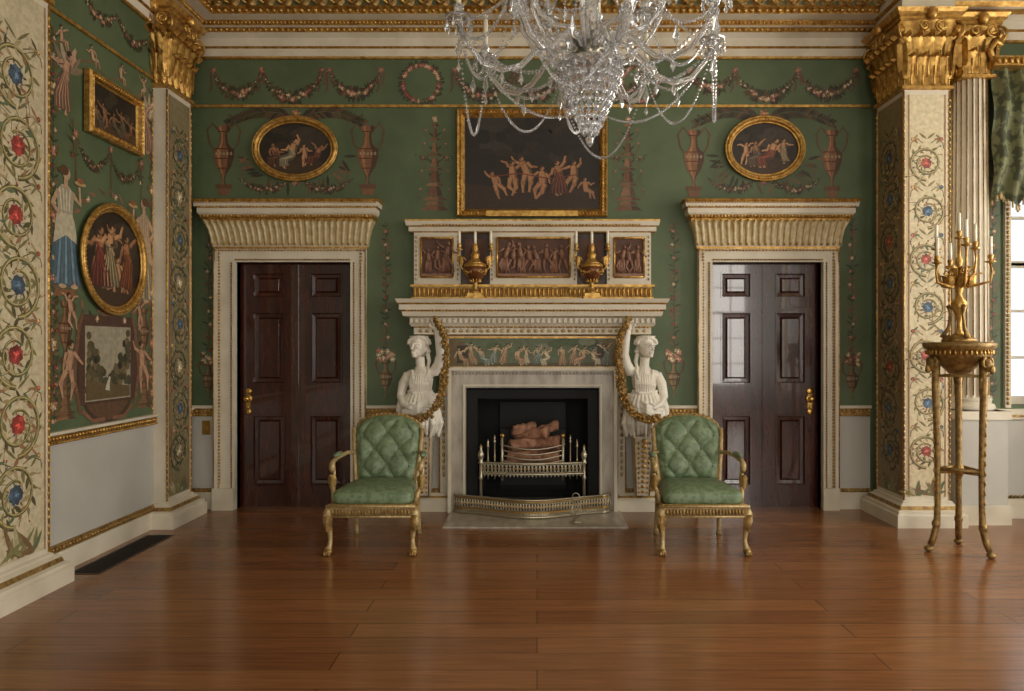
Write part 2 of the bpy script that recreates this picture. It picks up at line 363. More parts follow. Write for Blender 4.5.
m.box(XE+.4,RX,YB-.012,YB,.19,.85,DADO); m.box(XE+.4,RX,YB-.04,YB,0,.17,WHITE); m.box(XE+.4,RX,YB-.045,YB,.86,.95,WHITE); m.box(XE+.4,RX,YB-.055,YB,.88,.90,GOLDD); m.eggs((XE+.4,YB-.03,.19),(RX,YB-.03,.19),.035,(.014,.012,.014),GOLDD)
m.obj('baseboard_northeast')
# ---------------- pilasters ----------------
def scroll(P,u0,u1,v0,v1,bg,vine,period=.41,cols=None):
    P.poly([(u0,v0),(u1,v0),(u1,v1),(u0,v1)],bg,0)
    W=u1-u0; uc=(u0+u1)/2; cols=cols or [(150,46,40),(52,74,92)]
    n=int((v1-v0-.15)/period); dark=mul(vine,.72)
    tones=[vine,dark,(134,124,82),(164,144,104),(100,112,80),(152,112,78),(176,158,118)]
    for i in range(n):
        vc=v0+.2+period*(i+.45); s=1 if i%2 else -1
        rad=min(W*.43,period*.47); ox=s*W*.02
        pts=[];ws=[]
        for k in range(44):
            t=k/43; a=-pi/2+s*(2*pi*1.6*t); r=rad*(1-.60*t)
            pts.append((uc+ox+r*math.cos(a),vc+r*math.sin(a))); ws.append(.030*(1-.5*t)*(W/.42)**.5)
        P.stroke(pts,ws,dark,1)
        P.stroke([(p[0]+.003,p[1]+.003) for p in pts],[w*.6 for w in ws],vine,2)
        P.stroke([(p[0]+.005,p[1]+.005) for p in pts],[w*.25 for w in ws],mul(vine,1.5),3)
        for k in range(1,34,2):
            p=pts[k];q=pts[k+1]; a=math.atan2(q[1]-p[1],q[0]-p[0])
            for sg in (1,-1):
                L=R.uniform(.035,.075)*(W/.42); P.leaf(p[0],p[1],a+sg*R.uniform(.4,1.1),L,L*.36,R.choice(tones),2)
                if R.random()<.4: e=(p[0]+L*1.5*math.cos(a+sg),p[1]+L*1.5*math.sin(a+sg)); P.stroke([p,e],.004,dark,2); P.ell(e[0],e[1],.008,.008,R.choice([(150,80,60),(90,104,116),(180,150,96)]),3,0,8)
        c=cols[i%len(cols)]
        P.flower(uc+ox,vc,rad*.33,c,4,9); P.flower(uc+ox,vc,rad*.15,mul(c,1.3),6,6)
        for k in range(7): a=2*pi*k/7; P.leaf(uc+ox+rad*.3*math.cos(a),vc+rad*.3*math.sin(a),a,rad*.2,.016,R.choice(tones),3)
        for sg in (1,-1):
            P.flower(uc+sg*W*.36,vc+period*.5,.019,R.choice([(150,78,60),(190,146,94),(84,98,112),(170,100,76)]),4,5)
            for q in (-.5,0,.5): P.leaf(uc+sg*W*.34,vc+period*.5,(0 if sg<0 else pi)+q*1.6,W*.17,.02,R.choice(tones),3)
            P.leaf(uc,vc+period*.5,pi/2-sg*.9,W*.28,.02,vine,2)
            P.stroke([(uc+sg*W*.1,vc+period*.42),(uc+sg*W*.25,vc+period*.5),(uc+sg*W*.4,vc+period*.42),(uc+sg*W*.42,vc+period*.3)],.007,dark,2)
    for k in range(15):
        a=pi*(.08+.84*k/14); P.leaf(uc+R.uniform(-.3,.3)*W,v0+.01,a,W*R.uniform(.25,.5),.035,R.choice([(130,126,82),(98,110,78),(176,166,130),(120,92,62)]),4)
    for u in (u0+.014,u1-.014): P.stroke([(u,v0),(u,v1)],.009,(156,110,60),5)
def capital(m,x0,x1,y0,y1,z0,z1,mt=GOLD):
    Hh=z1-z0
    m.rect(x0,x1,y0,y1,[(.0,z0-.04),(.025,z0-.035),(.025,z0-.01),(.0,z0),(.0,z0+Hh*.6),(.04,z1-.09),(.05,z1-.08)],mt)
    m.rect(x0,x1,y0,y1,[(.06,z1-.08),(.06,z1-.06),(.085,z1-.045),(.085,z1-.03),(.105,z1)],mt)
    for tier,(zz,hh,cc,off) in enumerate(((z0,Hh*.42,.075,0),(z0+Hh*.12,Hh*.58,.10,.5))):
        for (ax,ay,bx,by,nx,ny) in ((x0,y0,x1,y0,0,-1),(x1,y0,x1,y1,1,0),(x0,y1,x1,y1,0,1),(x0,y0,x0,y1,-1,0)):
            L=math.hypot(bx-ax,by-ay); n=max(2,round(L/.10))
            for i in range(n+(1 if tier else 0)):
                t=(i+.5-off)/n
                b_=(ax+(bx-ax)*t,ay+(by-ay)*t,zz)
                m.leaf(b_,(nx,ny,0),L/n*1.02,hh,cc,mt,5)
                m.tube([(b_[0]+nx*.02,b_[1]+ny*.02,zz),(b_[0]+nx*.03,b_[1]+ny*.03,zz+hh*.6)],.007,mt,5)
    for cx,sx in ((x0,-1),(x1,1)):
        for cy,sy in ((y0,-1),(y1,1)):
            pts=[];q=Vector((sx,sy,0)).normalized(); c=Vector((cx,cy,z1-.17))+q*.03
            m.leaf((cx,cy,z0+.05),tuple(q),.1,Hh*.55,.08,mt)
            for k in range(26):
                t=k/25; a=pi+.3-4.0*pi*t*.85; r=.085*(1-.75*t); pts.append(c+q*(r*math.cos(a)+.02)+Vector((0,0,r*math.sin(a))))
            m.tube([Vector((cx,cy,z0+Hh*.45))]+pts,[.012]*14+[.016]*13,mt,6)
            m.ell(c+q*.03,.03,mt)
    for fx,fy in (((x0+x1)/2,y0-.10),((x0+x1)/2,y1+.10),(x0-.10,(y0+y1)/2),(x1+.10,(y0+y1)/2)):
        m.ell((fx,fy,z1-.05),(.04,.04,.05),mt)
        for sg in (-1,1):
            ex,ey=(sg,0) if abs(fx-(x0+x1)/2)<1e-6 else (0,sg)
            pts=[]
            for k in range(18):
                t=k/17; a=pi*1.5-3*pi*t; r=.05*(1-.7*t)
                pts.append((fx*1+ex*(.07+r*math.cos(a)),fy+ey*(.07+r*math.cos(a)),z1-.15+r*math.sin(a)))
            m.tube(pts,.011,mt,5)
def plinthprof(): return [(.10,0),(.10,.10),(.085,.11),(.085,.13),(.06,.14),(.05,.17),(.02,.19),(.02,.2),(0,.21)]
PM=[WHITE,WHITE,WHITE,WHITE,GOLDD,WHITE,WHITE,WHITE]
def pilaster(name,x0,x1,y0,y1,faces,zc0=3.67,zc1=4.32):
    m=MB(); m.rect(x0,x1,y0,y1,[(0,.2),(0,zc0)],WHITE); m.rect(x0,x1,y0,y1,plinthprof(),PM)
    for x in (x0,x1):
        for y in (y0,y1): m.tube([(x,y,.21),(x,y,zc0-.05)],.008,GOLD,6); m.eggs((x,y,.25),(x,y,zc0-.1),.05,(.012,.012,.018),GOLD)
    capital(m,x0,x1,y0,y1,zc0,zc1)
    m.rect(x0,x1,y0,y1,[(.03,zc1),(.03,zc1+.1),(.06,zc1+.12),(.06,zc1+.2),(.14,zc1+.26),(.2,zc1+.3),(.2,CZ)],[WHITE,GOLD,WHITE,GOLD,WHITE,WHITE])
    o=m.obj(name)
    for f in faces:
        if f[0]=='+x': P=Paint(lambda u,v,l:(x1+l,u,v)); a,b=y0,y1
        elif f[0]=='-x': P=Paint(lambda u,v,l:(x0-l,u,v)); a,b=y0,y1
        else: P=Paint(lambda u,v,l:(u,y0-l,v)); a,b=x0,x1
        scroll(P,a+.025,b-.025,.24,zc0-.08,f[1],f[2],f[3],cols=f[4])
        P.obj('painted_scroll_'+{'+':'east','-':'west','f':'front'}[f[0][0]],o)
cr=(204,190,156)
pilaster('pilaster_west',WX,-3.05,4.05,4.62,[('+x',cr,(124,114,74),.41,[(70,86,100),(150,60,50),(142,60,52)])])
pilaster('pilaster_west',WX,-3.06,6.12,6.54,[('+x',(130,118,86),(74,72,46),.36,[(172,158,128),(72,88,102)])])
pilaster('pillar_northeast',3.06,3.44,6.17,6.66,[('-x',(138,122,88),(82,72,46),.36,[(68,84,100),(68,84,100),(150,76,56)]),('f',(208,192,156),(130,116,78),.40,[(150,76,64),(74,92,108)])],3.67,4.28)
m=MB(); cx=3.73; cy=YB-.06; n=20; zc=3.80
vs=[];K=n*6
for z,rs in ((1.06,1.0),(2.4,.98),(zc,.88)):
    for i in range(K):
        a=2*pi*i/K; fl=abs(math.sin(a*n/2)); r=(.155*rs)*(1-.09*fl); vs.append((cx+r*math.cos(a),cy+r*math.sin(a),z))
fs=[(j*K+i,j*K+(i+1)%K,(j+1)*K+(i+1)%K,(j+1)*K+i) for j in range(2) for i in range(K)]
m.add(vs,fs,WHITE,False)
for i in range(n):
    a=2*pi*i/n; m.tube([(cx+.155*math.cos(a),cy+.155*math.sin(a),1.08),(cx+.137*math.cos(a),cy+.137*math.sin(a),zc)],.006,GOLDD,4)
m.lathe([(.19,.95),(.2,.97),(.19,1.0),(.165,1.01),(.17,1.03),(.175,1.045),(.16,1.06)],(cx,cy,0),WHITE,24)
m.box(cx-.21,cx+.21,cy-.2,cy+.06,.0,.95,DADO); m.box(cx-.23,cx+.23,cy-.22,cy+.06,.88,.95,WHITE); m.box(cx-.23,cx+.23,cy-.22,cy+.06,0,.16,WHITE)
capital(m,cx-.12,cx+.12,cy-.12,cy+.12,zc,4.28)
m.obj('fluted_column')
# ---------------- doors ----------------
def door(idx,x0,x1,ax0,ax1,hside):
    m=MB(); yd=D+.08; xc=(x0+x1)/2
    m.box(x0,x1,yd+.03,yd+.06,0,DZ,MAHOG)
    rows=((Z(297),Z(271)),(Z(384),Z(311)),(Z(487),Z(415)))
    zs=[0]+[q for r in rows[::-1] for q in r]+[DZ]
    for a,b in ((x0,xc-.002),(xc+.002,x1)):
        st=.11; 
        m.box(a,a+st,yd,yd+.035,0,DZ,MAHOG); m.box(b-st,b,yd,yd+.035,0,DZ,MAHOG)
        for i in range(0,len(zs),2): m.box(a+st,b-st,yd,yd+.035,zs[i],zs[i+1],MAHOG)
        for r0,r1 in rows:
            def fr(o): return [(a+st+o,r0+o),(b-st-o,r0+o),(b-st-o,r1-o),(a+st+o,r1-o)]
            pr=[(0,yd-.006),(.012,yd-.006),(.02,yd+.02),(.05,yd+.024),(.065,yd+.008),(.07,yd+.008)]
            vs=[]
            for o,y in pr:
                for (px,pz) in fr(o): vs.append((px,y,pz))
            fs=[(j*4+i,j*4+(i+1)%4,j*4+4+(i+1)%4,j*4+4+i) for j in range(len(pr)-1) for i in range(4)]+[tuple(range(20,24))]
            m.add(vs,fs,MAHOG)
    m.box(xc-.012,xc+.012,yd-.012,yd+.01,0,DZ,MAHOG)
    hx=x0+.075 if hside<0 else x1-.075; hz=Z(402)
    m.box(hx-.02,hx+.02,yd-.008,yd,hz-.09,hz+.1,BRASS); m.ell((hx,yd-.008,hz+.1),(.035,.008,.03),BRASS); m.ell((hx,yd-.008,hz-.09),(.03,.008,.03),BRASS); m.ell((hx,yd-.008,hz+.03),(.04,.008,.04),BRASS)
    m.lathe([(.008,0),(.01,.03),(.026,.04),(.028,.055),(.015,.065)],(0,0,0),BRASS,14,Matrix.Translation((hx,yd-.005,hz+.03))@Matrix.Rotation(pi/2,4,'X'))
    m.ell((hx,yd-.015,hz-.05),(.012,.01,.016),BRASS)
    m.obj('door_%d'%idx)
    m=MB(); az=Z(249)
    for s,(a,b) in enumerate(((ax0,x0),(x1,ax1))):
        m.box(a,b,D-.05,D+.09,0,DZ,WHITE)
        e=a if s==0 else b; i=b if s==0 else a; sg=1 if s==0 else -1
        m.box(min(e,e+sg*.035),max(e,e+sg*.035),D-.075,D-.05,.2,DZ,WHITE); m.eggs((e+sg*.045,D-.06,.2),(e+sg*.045,D-.06,az),.03,(.012,.012,.012),GOLD)
        m.tube([(e,D-.075,.2),(e,D-.075,az)],.006,GOLD,5)
        m.box(min(i,i-sg*.02),max(i,i-sg*.02),D-.06,D-.05,.2,DZ,WHITE); m.eggs((i-sg*.03,D-.056,.2),(i-sg*.03,D-.056,DZ),.025,(.008,.01,.012),GOLDD)
        m.box(a-.01,b,D-.09,D-.05,0,.2,WHITE)
    m.box(ax0,ax1,D-.05,D+.09,DZ,az,WHITE); m.eggs((x0,D-.056,DZ+.02),(x1,D-.056,DZ+.02),.025,(.012,.01,.008),GOLDD)
    m.eggs((ax0,D-.06,az-.015),(ax1,D-.06,az-.015),.03,(.012,.012,.01),GOLD)
    fx0,fx1=ax0+.04,ax1-.04
    m.wallm(fx0,fx1,D,[(.055,az),(.055,az+.02),(.06,az+.03),(.07,az+.10),(.09,az+.18),(.12,az+.25),(.12,az+.265)],[GOLD,WHITE,CREAMF,CREAMF,CREAMF,GOLD])
    nf=int((fx1-fx0)/.05)
    for i in range(nf+1):
        x=fx0-.05+(fx1-fx0+.10)*i/nf; xx=lambda o:x+(x-(fx0+fx1)/2)*o
        m.tube([(x,D-.066,az+.03),(xx(.01),D-.076,az+.10),(xx(.03),D-.096,az+.18),(xx(.06),D-.128,az+.245)],[.015,.014,.016,.021],CREAMF,6)
        m.ell((x,D-.075,az+.04),(.010,.014,.014),GOLD,6,4); m.ell((xx(.06),D-.145,az+.245),(.014,.01,.014),GOLD,6,4)
    z=az+.265
    m.wallm(fx0,fx1,D,[(.13,z),(.14,z+.01),(.14,z+.03),(.155,z+.05),(.155,z+.09),(.175,z+.1),(.18,z+.14),(.195,z+.165),(.185,z+.17)],[GOLD,GOLD,WHITE,WHITE,GOLD,WHITE,GOLD,GOLD])
    m.eggs((fx0-.14,D-.152,z+.02),(fx1+.14,D-.152,z+.02),.03,(.012,.012,.013),GOLD); m.eggs((fx0-.16,D-.172,z+.1),(fx1+.16,D-.172,z+.1),.03,(.012,.01,.01),GOLD)
    m.eggs((fx0-.17,D-.188,z+.14),(fx1+.17,D-.188,z+.14),.022,(.008,.01,.012),GOLD)
    m.obj('trim_%d'%idx)
door(1,DL[0],DL[1],X(217),X(367),-1)
door(2,DR[0],DR[1],X(697),X(836),1)
# ---------------- chimneypiece ----------------
fx=-.04
m=MB()
m.box(FB[0],FB[0]+.01,D-.1,D+.5,0,FZ,BLACK); m.box(FB[1]-.01,FB[1],D-.1,D+.5,0,FZ,BLACK); m.box(FB[0],FB[1],D+.45,D+.5,0,FZ,BLACK); m.box(FB[0]+.01,FB[1]-.01,D-.05,D+.5,FZ-.02,FZ,BLACK)
m.box(-.36,.28,D+.40,D+.45,.1,.95,IRON)
yS=D-.16
m.box(fx-.59,fx-.50,yS+.05,yS+.12,0,1.10,BLACK); m.box(fx+.50,fx+.59,yS+.05,yS+.12,0,1.10,BLACK); m.box(fx-.5,fx+.5,yS+.05,yS+.12,1.02,1.10,BLACK)
for a,b in ((-.75,-.60),(.60,.75)):
    m.box(fx+a,fx+b,yS,D,0,1.275,GREYM)
m.box(fx-.6,fx+.6,yS,D,1.12,1.275,GREYM)
for o,w,y in ((.745,.03,.03),(.615,.015,.015)):
    zt=1.275 if o>.7 else 1.135
    m.box(fx-o-w/2,fx-o+w/2,yS-y,yS,.0,zt,WHITE); m.box(fx+o-w/2,fx+o+w/2,yS-y,yS,.0,zt,WHITE); m.box(fx-o-w/2,fx+o+w/2,yS-y,yS,zt,zt+w,WHITE)
m.eggs((fx-.72,yS-.01,1.25),(fx+.72,yS-.01,1.25),.03,(.011,.012,.012),GREYM)
m.box(fx-.78,fx+.78,yS+.01,D,1.305,1.585,WHITE); m.box(fx-.765,fx+.765,yS-.01,yS+.01,1.295,1.31,GOLD); m.box(fx-.765,fx+.765,yS-.01,yS+.01,1.565,1.58,GOLD)
CC=.985
for s in (-1,1):
    c=fx+s*CC
    m.add([(c-.085,D-.31,.70),(c+.085,D-.31,.70),(c+.085,D,.70),(c-.085,D,.70),(c-.06,D-.2,.16),(c+.06,D-.2,.16),(c+.06,D,.16),(c-.06,D,.16)],[(0,1,5,4),(1,2,6,5),(3,0,4,7),(0,1,2,3)],WHITE)
    for q in (-1,1): m.tube([(c+q*.082,D-.31,.70),(c+q*.058,D-.202,.16)],.006,GOLD,6)
    for i in range(11):
        t=i/10; m.ell((c,D-.31+.105*t,.66-.46*t),(.024-.006*t,.010,.02),GOLD)
        for q in (-1,1): m.ell((c+q*(.05-.014*t),D-.308+.105*t,.64-.45*t),(.01,.008,.014),GOLDD,6,4)
    m.wallm(c-.09,c+.09,D,[(.14,0),(.14,.1),(.12,.12),(.11,.14),(.09,.16),(.0,.165)],[WHITE,WHITE,GOLDD,WHITE,WHITE])
    e=fx+s*.81; m.box(e-.035,e+.035,D-.08,D,0,1.585,WHITE)
    m.tube([(e+s*.035,D-.08,.1),(e+s*.035,D-.08,1.58)],.006,GOLD,5); m.eggs((e,D-.085,.3),(e,D-.085,1.5),.06,(.014,.008,.024),CREAMG)
m.wallm(fx-.86,fx+.86,D,[(.15,1.585),(.20,1.60),(.20,1.66),(.22,1.67),(.24,1.70)],[GOLD,WHITE,GOLD,WHITE])
m.wallm(fx-.84,fx+.84,D,[(.24,1.70),(.24,1.745),(.30,1.76),(.31,1.80),(.33,1.815),(.33,1.86),(.345,1.875),(.36,1.91),(.0,1.912)],[WHITE,WHITE,WHITE,GOLD,WHITE,GOLD,WHITE,WHITE])
n=44
for i in range(n+1):
    x=fx-1.07+2.14*i/n; m.box(x-.014,x+.014,D-.275,D-.2,1.70,1.74,WHITE)
m.eggs((fx-1.05,D-.21,1.665),(fx+1.05,D-.21,1.665),.035,(.013,.012,.011),GOLD); m.eggs((fx-1.12,D-.325,1.808),(fx+1.12,D-.325,1.808),.03,(.011,.01,.009),GOLD); m.eggs((fx-1.03,D-.2,1.63),(fx+1.03,D-.2,1.63),.06,(.022,.008,.016),CREAMG)
m.box(fx-1.09,fx+1.09,D-.16,D,1.912,1.935,GOLD); m.box(fx-1.08,fx+1.08,D-.13,D,1.935,2.03,GOLDD); m.box(fx-1.1,fx+1.1,D-.15,D,2.03,2.05,GOLD)
for i in range(54):
    x=fx-1.06+2.12*i/53; m.leaf((x,D-.13,1.94),(0,-1,0),.035,.08,.02,GOLD,2)
CH=m.obj('chimneypiece')
def clampf(a,b,c,d): return lambda u,v:(min(max(u,a),b),min(max(v,c),d))
P=Paint(lambda u,v,l:(u,yS+.01-l,v),clampf(fx-.75,fx+.75,1.312,1.563))
P.poly([(fx-.76,1.305),(fx+.76,1.305),(fx+.76,1.565),(fx-.76,1.565)],(92,100,74),0)
P.poly([(fx-.76,1.305),(fx+.76,1.305),(fx+.76,1.35),(fx-.3,1.34),(fx-.76,1.36)],(86,76,46),1)
for i in range(12): P.ell(fx+R.uniform(-.7,.7),1.50+R.uniform(-.04,.05),.08,.04,R.choice([(78,92,58),(120,124,98),(70,78,48)]),1)
for s in (-1,1):
    P.poly([(fx+s*.75,1.31),(fx+s*.52,1.31),(fx+s*.55,1.45),(fx+s*.62,1.54),(fx+s*.75,1.56)],(112,96,64),1); P.poly([(fx+s*.68,1.34),(fx+s*.58,1.34),(fx+s*.58,1.5),(fx+s*.68,1.5)],(64,50,36),2)
for i in range(14):
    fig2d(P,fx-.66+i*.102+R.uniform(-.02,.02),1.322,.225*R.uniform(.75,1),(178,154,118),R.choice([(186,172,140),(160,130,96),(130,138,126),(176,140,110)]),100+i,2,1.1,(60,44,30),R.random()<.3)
P.obj('painted_frieze_panel',CH)
# overmantel
m=MB(); oy=D-.11
oz0,oz1=2.05,Z(232,oy)
m.box(fx-1.06,fx+1.06,D-.04,D,oz0,oz1,BRONZE)
panels=[(X(414,oy),X(460,oy)),(X(490,oy),X(577,oy)),(X(607,oy),X(651,oy))]
for a,b in panels:
    m.box(a,b,oy,D,oz0,oz1,WHITE)
    ins=.065; ia,ib,ja,jb=a+ins,b-ins,oz0+.07,oz1-.05
    m.box(ia,ib,oy-.002,oy,ja,jb,TERRAB)
    for (p,q,r,s) in ((ia,ib,ja,ja),(ia,ib,jb,jb)): m.tube([(p,oy-.008,r),(q,oy-.008,s)],.011,GOLD,6)
    for p in (ia,ib): m.tube([(p,oy-.008,ja),(p,oy-.008,jb)],.011,GOLD,6)
    for p in (a+.02,b-.02): m.eggs((p,oy-.004,oz0+.03),(p,oy-.004,oz1-.02),.04,(.008,.006,.014),CREAMG)
    nf=max(3,int((ib-ia)/.075))
    for i in range(nf): figrelief(m,ia+.03+(ib-ia-.06)*(i+.5)/nf,oy-.008,ja+.02,(jb-ja)*R.uniform(.65,.88),TERRA,int(200+i*3+a*50),i%2==0)
    m.box(ia,ib,oy-.012,oy,ja,ja+.03,TERRA)
for a in (X(475,oy),X(592,oy)):
    m.box(a-.1,a+.1,D-.05,D-.04,oz0+.06,oz1-.05,TERRAB); m.ell((a,D-.055,(oz0+oz1)/2+.05),(.05,.02,.09),TERRAB)
m.wallm(X(422,oy),X(643,oy),D,[(.11,oz1),(.12,oz1+.01),(.12,oz1+.05),(.14,oz1+.06),(.15,oz1+.1),(.15,oz1+.115),(0,oz1+.115)],[GOLD,WHITE,GOLD,WHITE,GOLD,GOLD])
m.eggs((fx-1.0,D-.145,oz1+.065),(fx+.98,D-.145,oz1+.065),.03,(.011,.009,.009),GOLD)
m.obj('overmantel')
# ------------- caryatids -------------
def caryatid(c,s):
    """s=+1: raised arm toward +x"""
    m=MB(); yb=D-.27
    def p(x,y,z): return (c+s*x*1.06,yb+y*1.1,z)
    T=lambda pts,r:m.tube([p(*q) for q in pts],r,MARBLE,12)
    E=lambda q,r:m.ell(p(*q),r,MARBLE,14,10)
    T([(-.03,.03,.74),(-.03,.02,.85),(-.02,.015,.95),(-.0,.01,1.04),(.0,.005,1.12),(.0,.01,1.20),(.0,.015,1.26),(-.005,.01,1.32),(-.01,.0,1.40)],[.12,.155,.145,.108,.094,.108,.09,.042,.042])
    E((-.085,.015,1.24),(.055,.052,.045)); E((.085,.02,1.265),(.055,.052,.045))
    E((-.05,-.07,1.155),(.045,.042,.045)); E((.05,-.07,1.165),(.045,.042,.045))
    E((-.01,.0,.84),(.175,.13,.12)); 
    # head, turned outward, with waved hair and chignon
    E((-.02,-.01,1.49),(.07,.082,.088)); E((-.03,-.035,1.445),(.052,.055,.056)); E((-.045,-.075,1.412),(.023,.02,.018))
    T([(-.048,-.086,1.508),(-.060,-.112,1.468),(-.055,-.090,1.458)],[.009,.014,.01])
    E((-.05,-.089,1.440),(.02,.010,.0055)); E((-.05,-.087,1.428),(.018,.010,.0055))
    T([(-.09,-.06,1.510),(-.048,-.090,1.515),(.004,-.078,1.510)],[.008,.010,.008])
    E((-.073,-.074,1.493),(.012,.008,.007)); E((-.022,-.083,1.493),(.012,.008,.007))
    E((.048,-.0,1.475),(.01,.018,.024))
    for k in range(13):
        a=pi*k/12; E((-.02+.076*math.cos(a),-.045+.02*abs(math.cos(a)),1.523+.047*math.sin(a)),(.019,.03,.02))
    for k in range(11):
        a=pi*k/10; E((-.01+.08*math.cos(a),.0,1.52+.055*math.sin(a)),(.018,.03,.018))
    for k in range(5): E((.055-.01*k,.02+.015*k,1.45+.02*k),(.025,.03,.02))
    E((-.015,.05,1.52),(.078,.06,.06)); E((-.0,.075,1.45),(.06,.04,.05))
    T([(.05,.03,1.43),(.065,.02,1.36),(.055,-.03,1.27)],[.02,.018,.010])
    T([(-.015,0,1.555),(-.015,0,1.585)],[.065,.09])
    # raised arm
    T([(.10,.02,1.255),(.145,.0,1.33),(.165,-.02,1.42),(.155,-.03,1.53),(.135,-.035,1.63)],[.048,.047,.040,.036,.024])
    E((.13,-.04,1.665),(.032,.019,.038))
    for k,(dx,L) in enumerate(((-.024,.05),(-.008,.06),(.008,.056),(.022,.044))):
        T([(.13+dx,-.042,1.685),(.128+dx*1.2,-.062,1.69+L*.45),(.124+dx*1.2,-.05,1.69+L*.8)],[.0095,.009,.007])
    T([(.107,-.04,1.65),(.084,-.06,1.672),(.08,-.066,1.695)],[.011,.010,.008])
    # lowered arm, hand gathering the robe
    T([(-.105,.02,1.245),(-.15,.015,1.16),(-.165,-.01,1.05),(-.13,-.085,.99),(-.08,-.13,.97)],[.048,.044,.038,.031,.021])
    E((-.06,-.14,.965),(.034,.02,.025))
    for k in range(4): T([(-.04,-.148,.98-.013*k),(-.015+.004*k,-.162,.972-.014*k),(-.004,-.146,.964-.014*k)],[.0095,.009,.007])
    T([(-.065,-.15,.985),(-.045,-.165,1.0),(-.03,-.165,1.0)],[.010,.009,.007])
    # robe: bodice folds, girdle, overfold, skirt folds
    for k in range(10):
        x=-.085+.019*k; T([(x*.9,-.045-.03*math.sin(pi*k/9),1.25),(x*.95,-.085-.035*math.sin(pi*k/9),1.165),(x*.85,-.075-.02*math.sin(pi*k/9),1.09)],[.006,.0095,.007])
    for q in (-1,1): T([(q*.07,-.03,1.285),(q*.055,-.08,1.21),(q*.02,-.095,1.15)],[.012,.014,.010])
    T([(-.10,-.04,1.10),(-.05,-.095,1.085),(.05,-.095,1.085),(.10,-.04,1.10)],.013)
    for k in range(13):
        a=-pi*.97+pi*.94*k/12; x0,y0=math.cos(a),math.sin(a)
        T([(x0*.10,y0*.09,1.085),(x0*.135,y0*.125,1.02),(x0*.155,y0*.14,.965+.01*math.sin(k*2.3))],[.010,.017,.013])
    for k in range(15):
        a=-pi*.98+pi*.96*k/14; x0,y0=.125*math.cos(a),.11*math.sin(a)
        T([(x0*1.1,y0*1.1,.97),(x0*1.25,y0*1.2,.90),(x0*1.36+.012*math.sin(k*2),y0*1.28,.82),(x0*1.15,y0*1.05+.02,.71+.02*math.sin(k*1.7))],[.012,.017+.005*(k%2),.020,.010])
    for k in range(5): T([(.14,-.02,1.0+.018*k),(.0,-.165,.92+.018*k),(-.14,-.10,.84+.022*k)],.013)
    T([(-.16,.02,1.08),(-.185,.02,.95),(-.185,.03,.8),(-.14,.04,.71)],[.018,.03,.034,.014])
    o=m.obj('caryatid_statue')
    r=o.modifiers.new('blend','REMESH'); r.mode='VOXEL'; r.voxel_size=.004; r.use_smooth_shade=True
    sm=o.modifiers.new('soft','SMOOTH'); sm.factor=.5; sm.iterations=1
    g=MB(); pts=[p(.13,-.075,1.72),p(.20,-.08,1.60),p(.225,-.10,1.45),p(.22,-.11,1.30),p(.205,-.13,1.14),p(.17,-.17,1.0),p(.10,-.2,.90),p(.0,-.21,.86),p(-.09,-.19,.88)]
    def bez(t):
        f=t*(len(pts)-1); i=min(int(f),len(pts)-2); return Vector(pts[i]).lerp(Vector(pts[i+1]),f-i)
    g.tube([bez(i/40) for i in range(41)],.014,GOLDD,7)
    for i in range(110):
        t=i/109; q=bez(t); rr=.032*(.6+.6*math.sin(pi*t))
        for _ in range(4): g.ell(q+Vector((R.uniform(-1,1),R.uniform(-1,.6),R.uniform(-1,1)))*rr*.8,R.uniform(.008,.016),AGED if R.random()<.6 else GOLD,6,4)
        d_=R.uniform(0,2*pi); g.leaf(q,(math.cos(d_),-abs(math.sin(d_))-.2,0),.03,.04,.02,GOLDD,1)
    g.obj('gilt_garland',o)
caryatid(fx-CC,1); caryatid(fx+CC,-1)
# ------------- hearth, fender, grate -------------
m=MB(); m.box(X(443,6.1),X(628,6.1),6.07,D+.45,0,.012,GREYM); m.obj('hearth_slab')
def fcurve(t,bul,hw,yf):
    x=fx+hw*(2*t-1); e=abs(2*t-1); y=yf-bul*(math.cos(pi*(2*t-1))*.5+.5)
    if e>.9: y+= (e-.9)*10*.06
    return x,y
m=MB()
N=56
base=[fcurve(i/N,.22,.70,6.56) for i in range(N+1)]
for z,r,mt in ((.015,.013,STEEL),(.055,.007,BRASS),(.16,.009,STEEL),(.145,.006,BRASS)): m.tube([(x,y,z+.01) for x,y in base],r,mt,6)
for i in range(N):
    x,y=base[i]; x2,y2=base[i+1]; mx_,my=(x+x2)/2,(y+y2)/2
    ang=math.atan2(y2-y,x2-x)
    pts=[(mx_+.011*math.cos(a)*math.cos(ang),my+.011*math.cos(a)*math.sin(ang),.11+.04*math.sin(a)) for a in [2*pi*k/8 for k in range(8)]]
    m.tube(pts,.0042,STEEL,4,True); m.tube([(x,y,.03),(x,y,.17)],.0035,STEEL,4)
    m.ell((mx_,my,.11),(.007,.007,.014),BRASS,6,4)
vs=[]
for x,y in base: vs+=[(x,y,.012),(x,y,.06)]
m.add(vs,[(2*i,2*i+1,2*i+3,2*i+2) for i in range(N)],STEEL)
vs=[]
for x,y in base: vs+=[(x,y+.02,.012),(x,y+.02,.155)]
m.add(vs,[(2*i,2*i+1,2*i+3,2*i+2) for i in range(N)],IRON)
m.obj('fireplace_fender')
m=MB()
gx0,gx1=fx-.46,fx+.46; gy=6.60
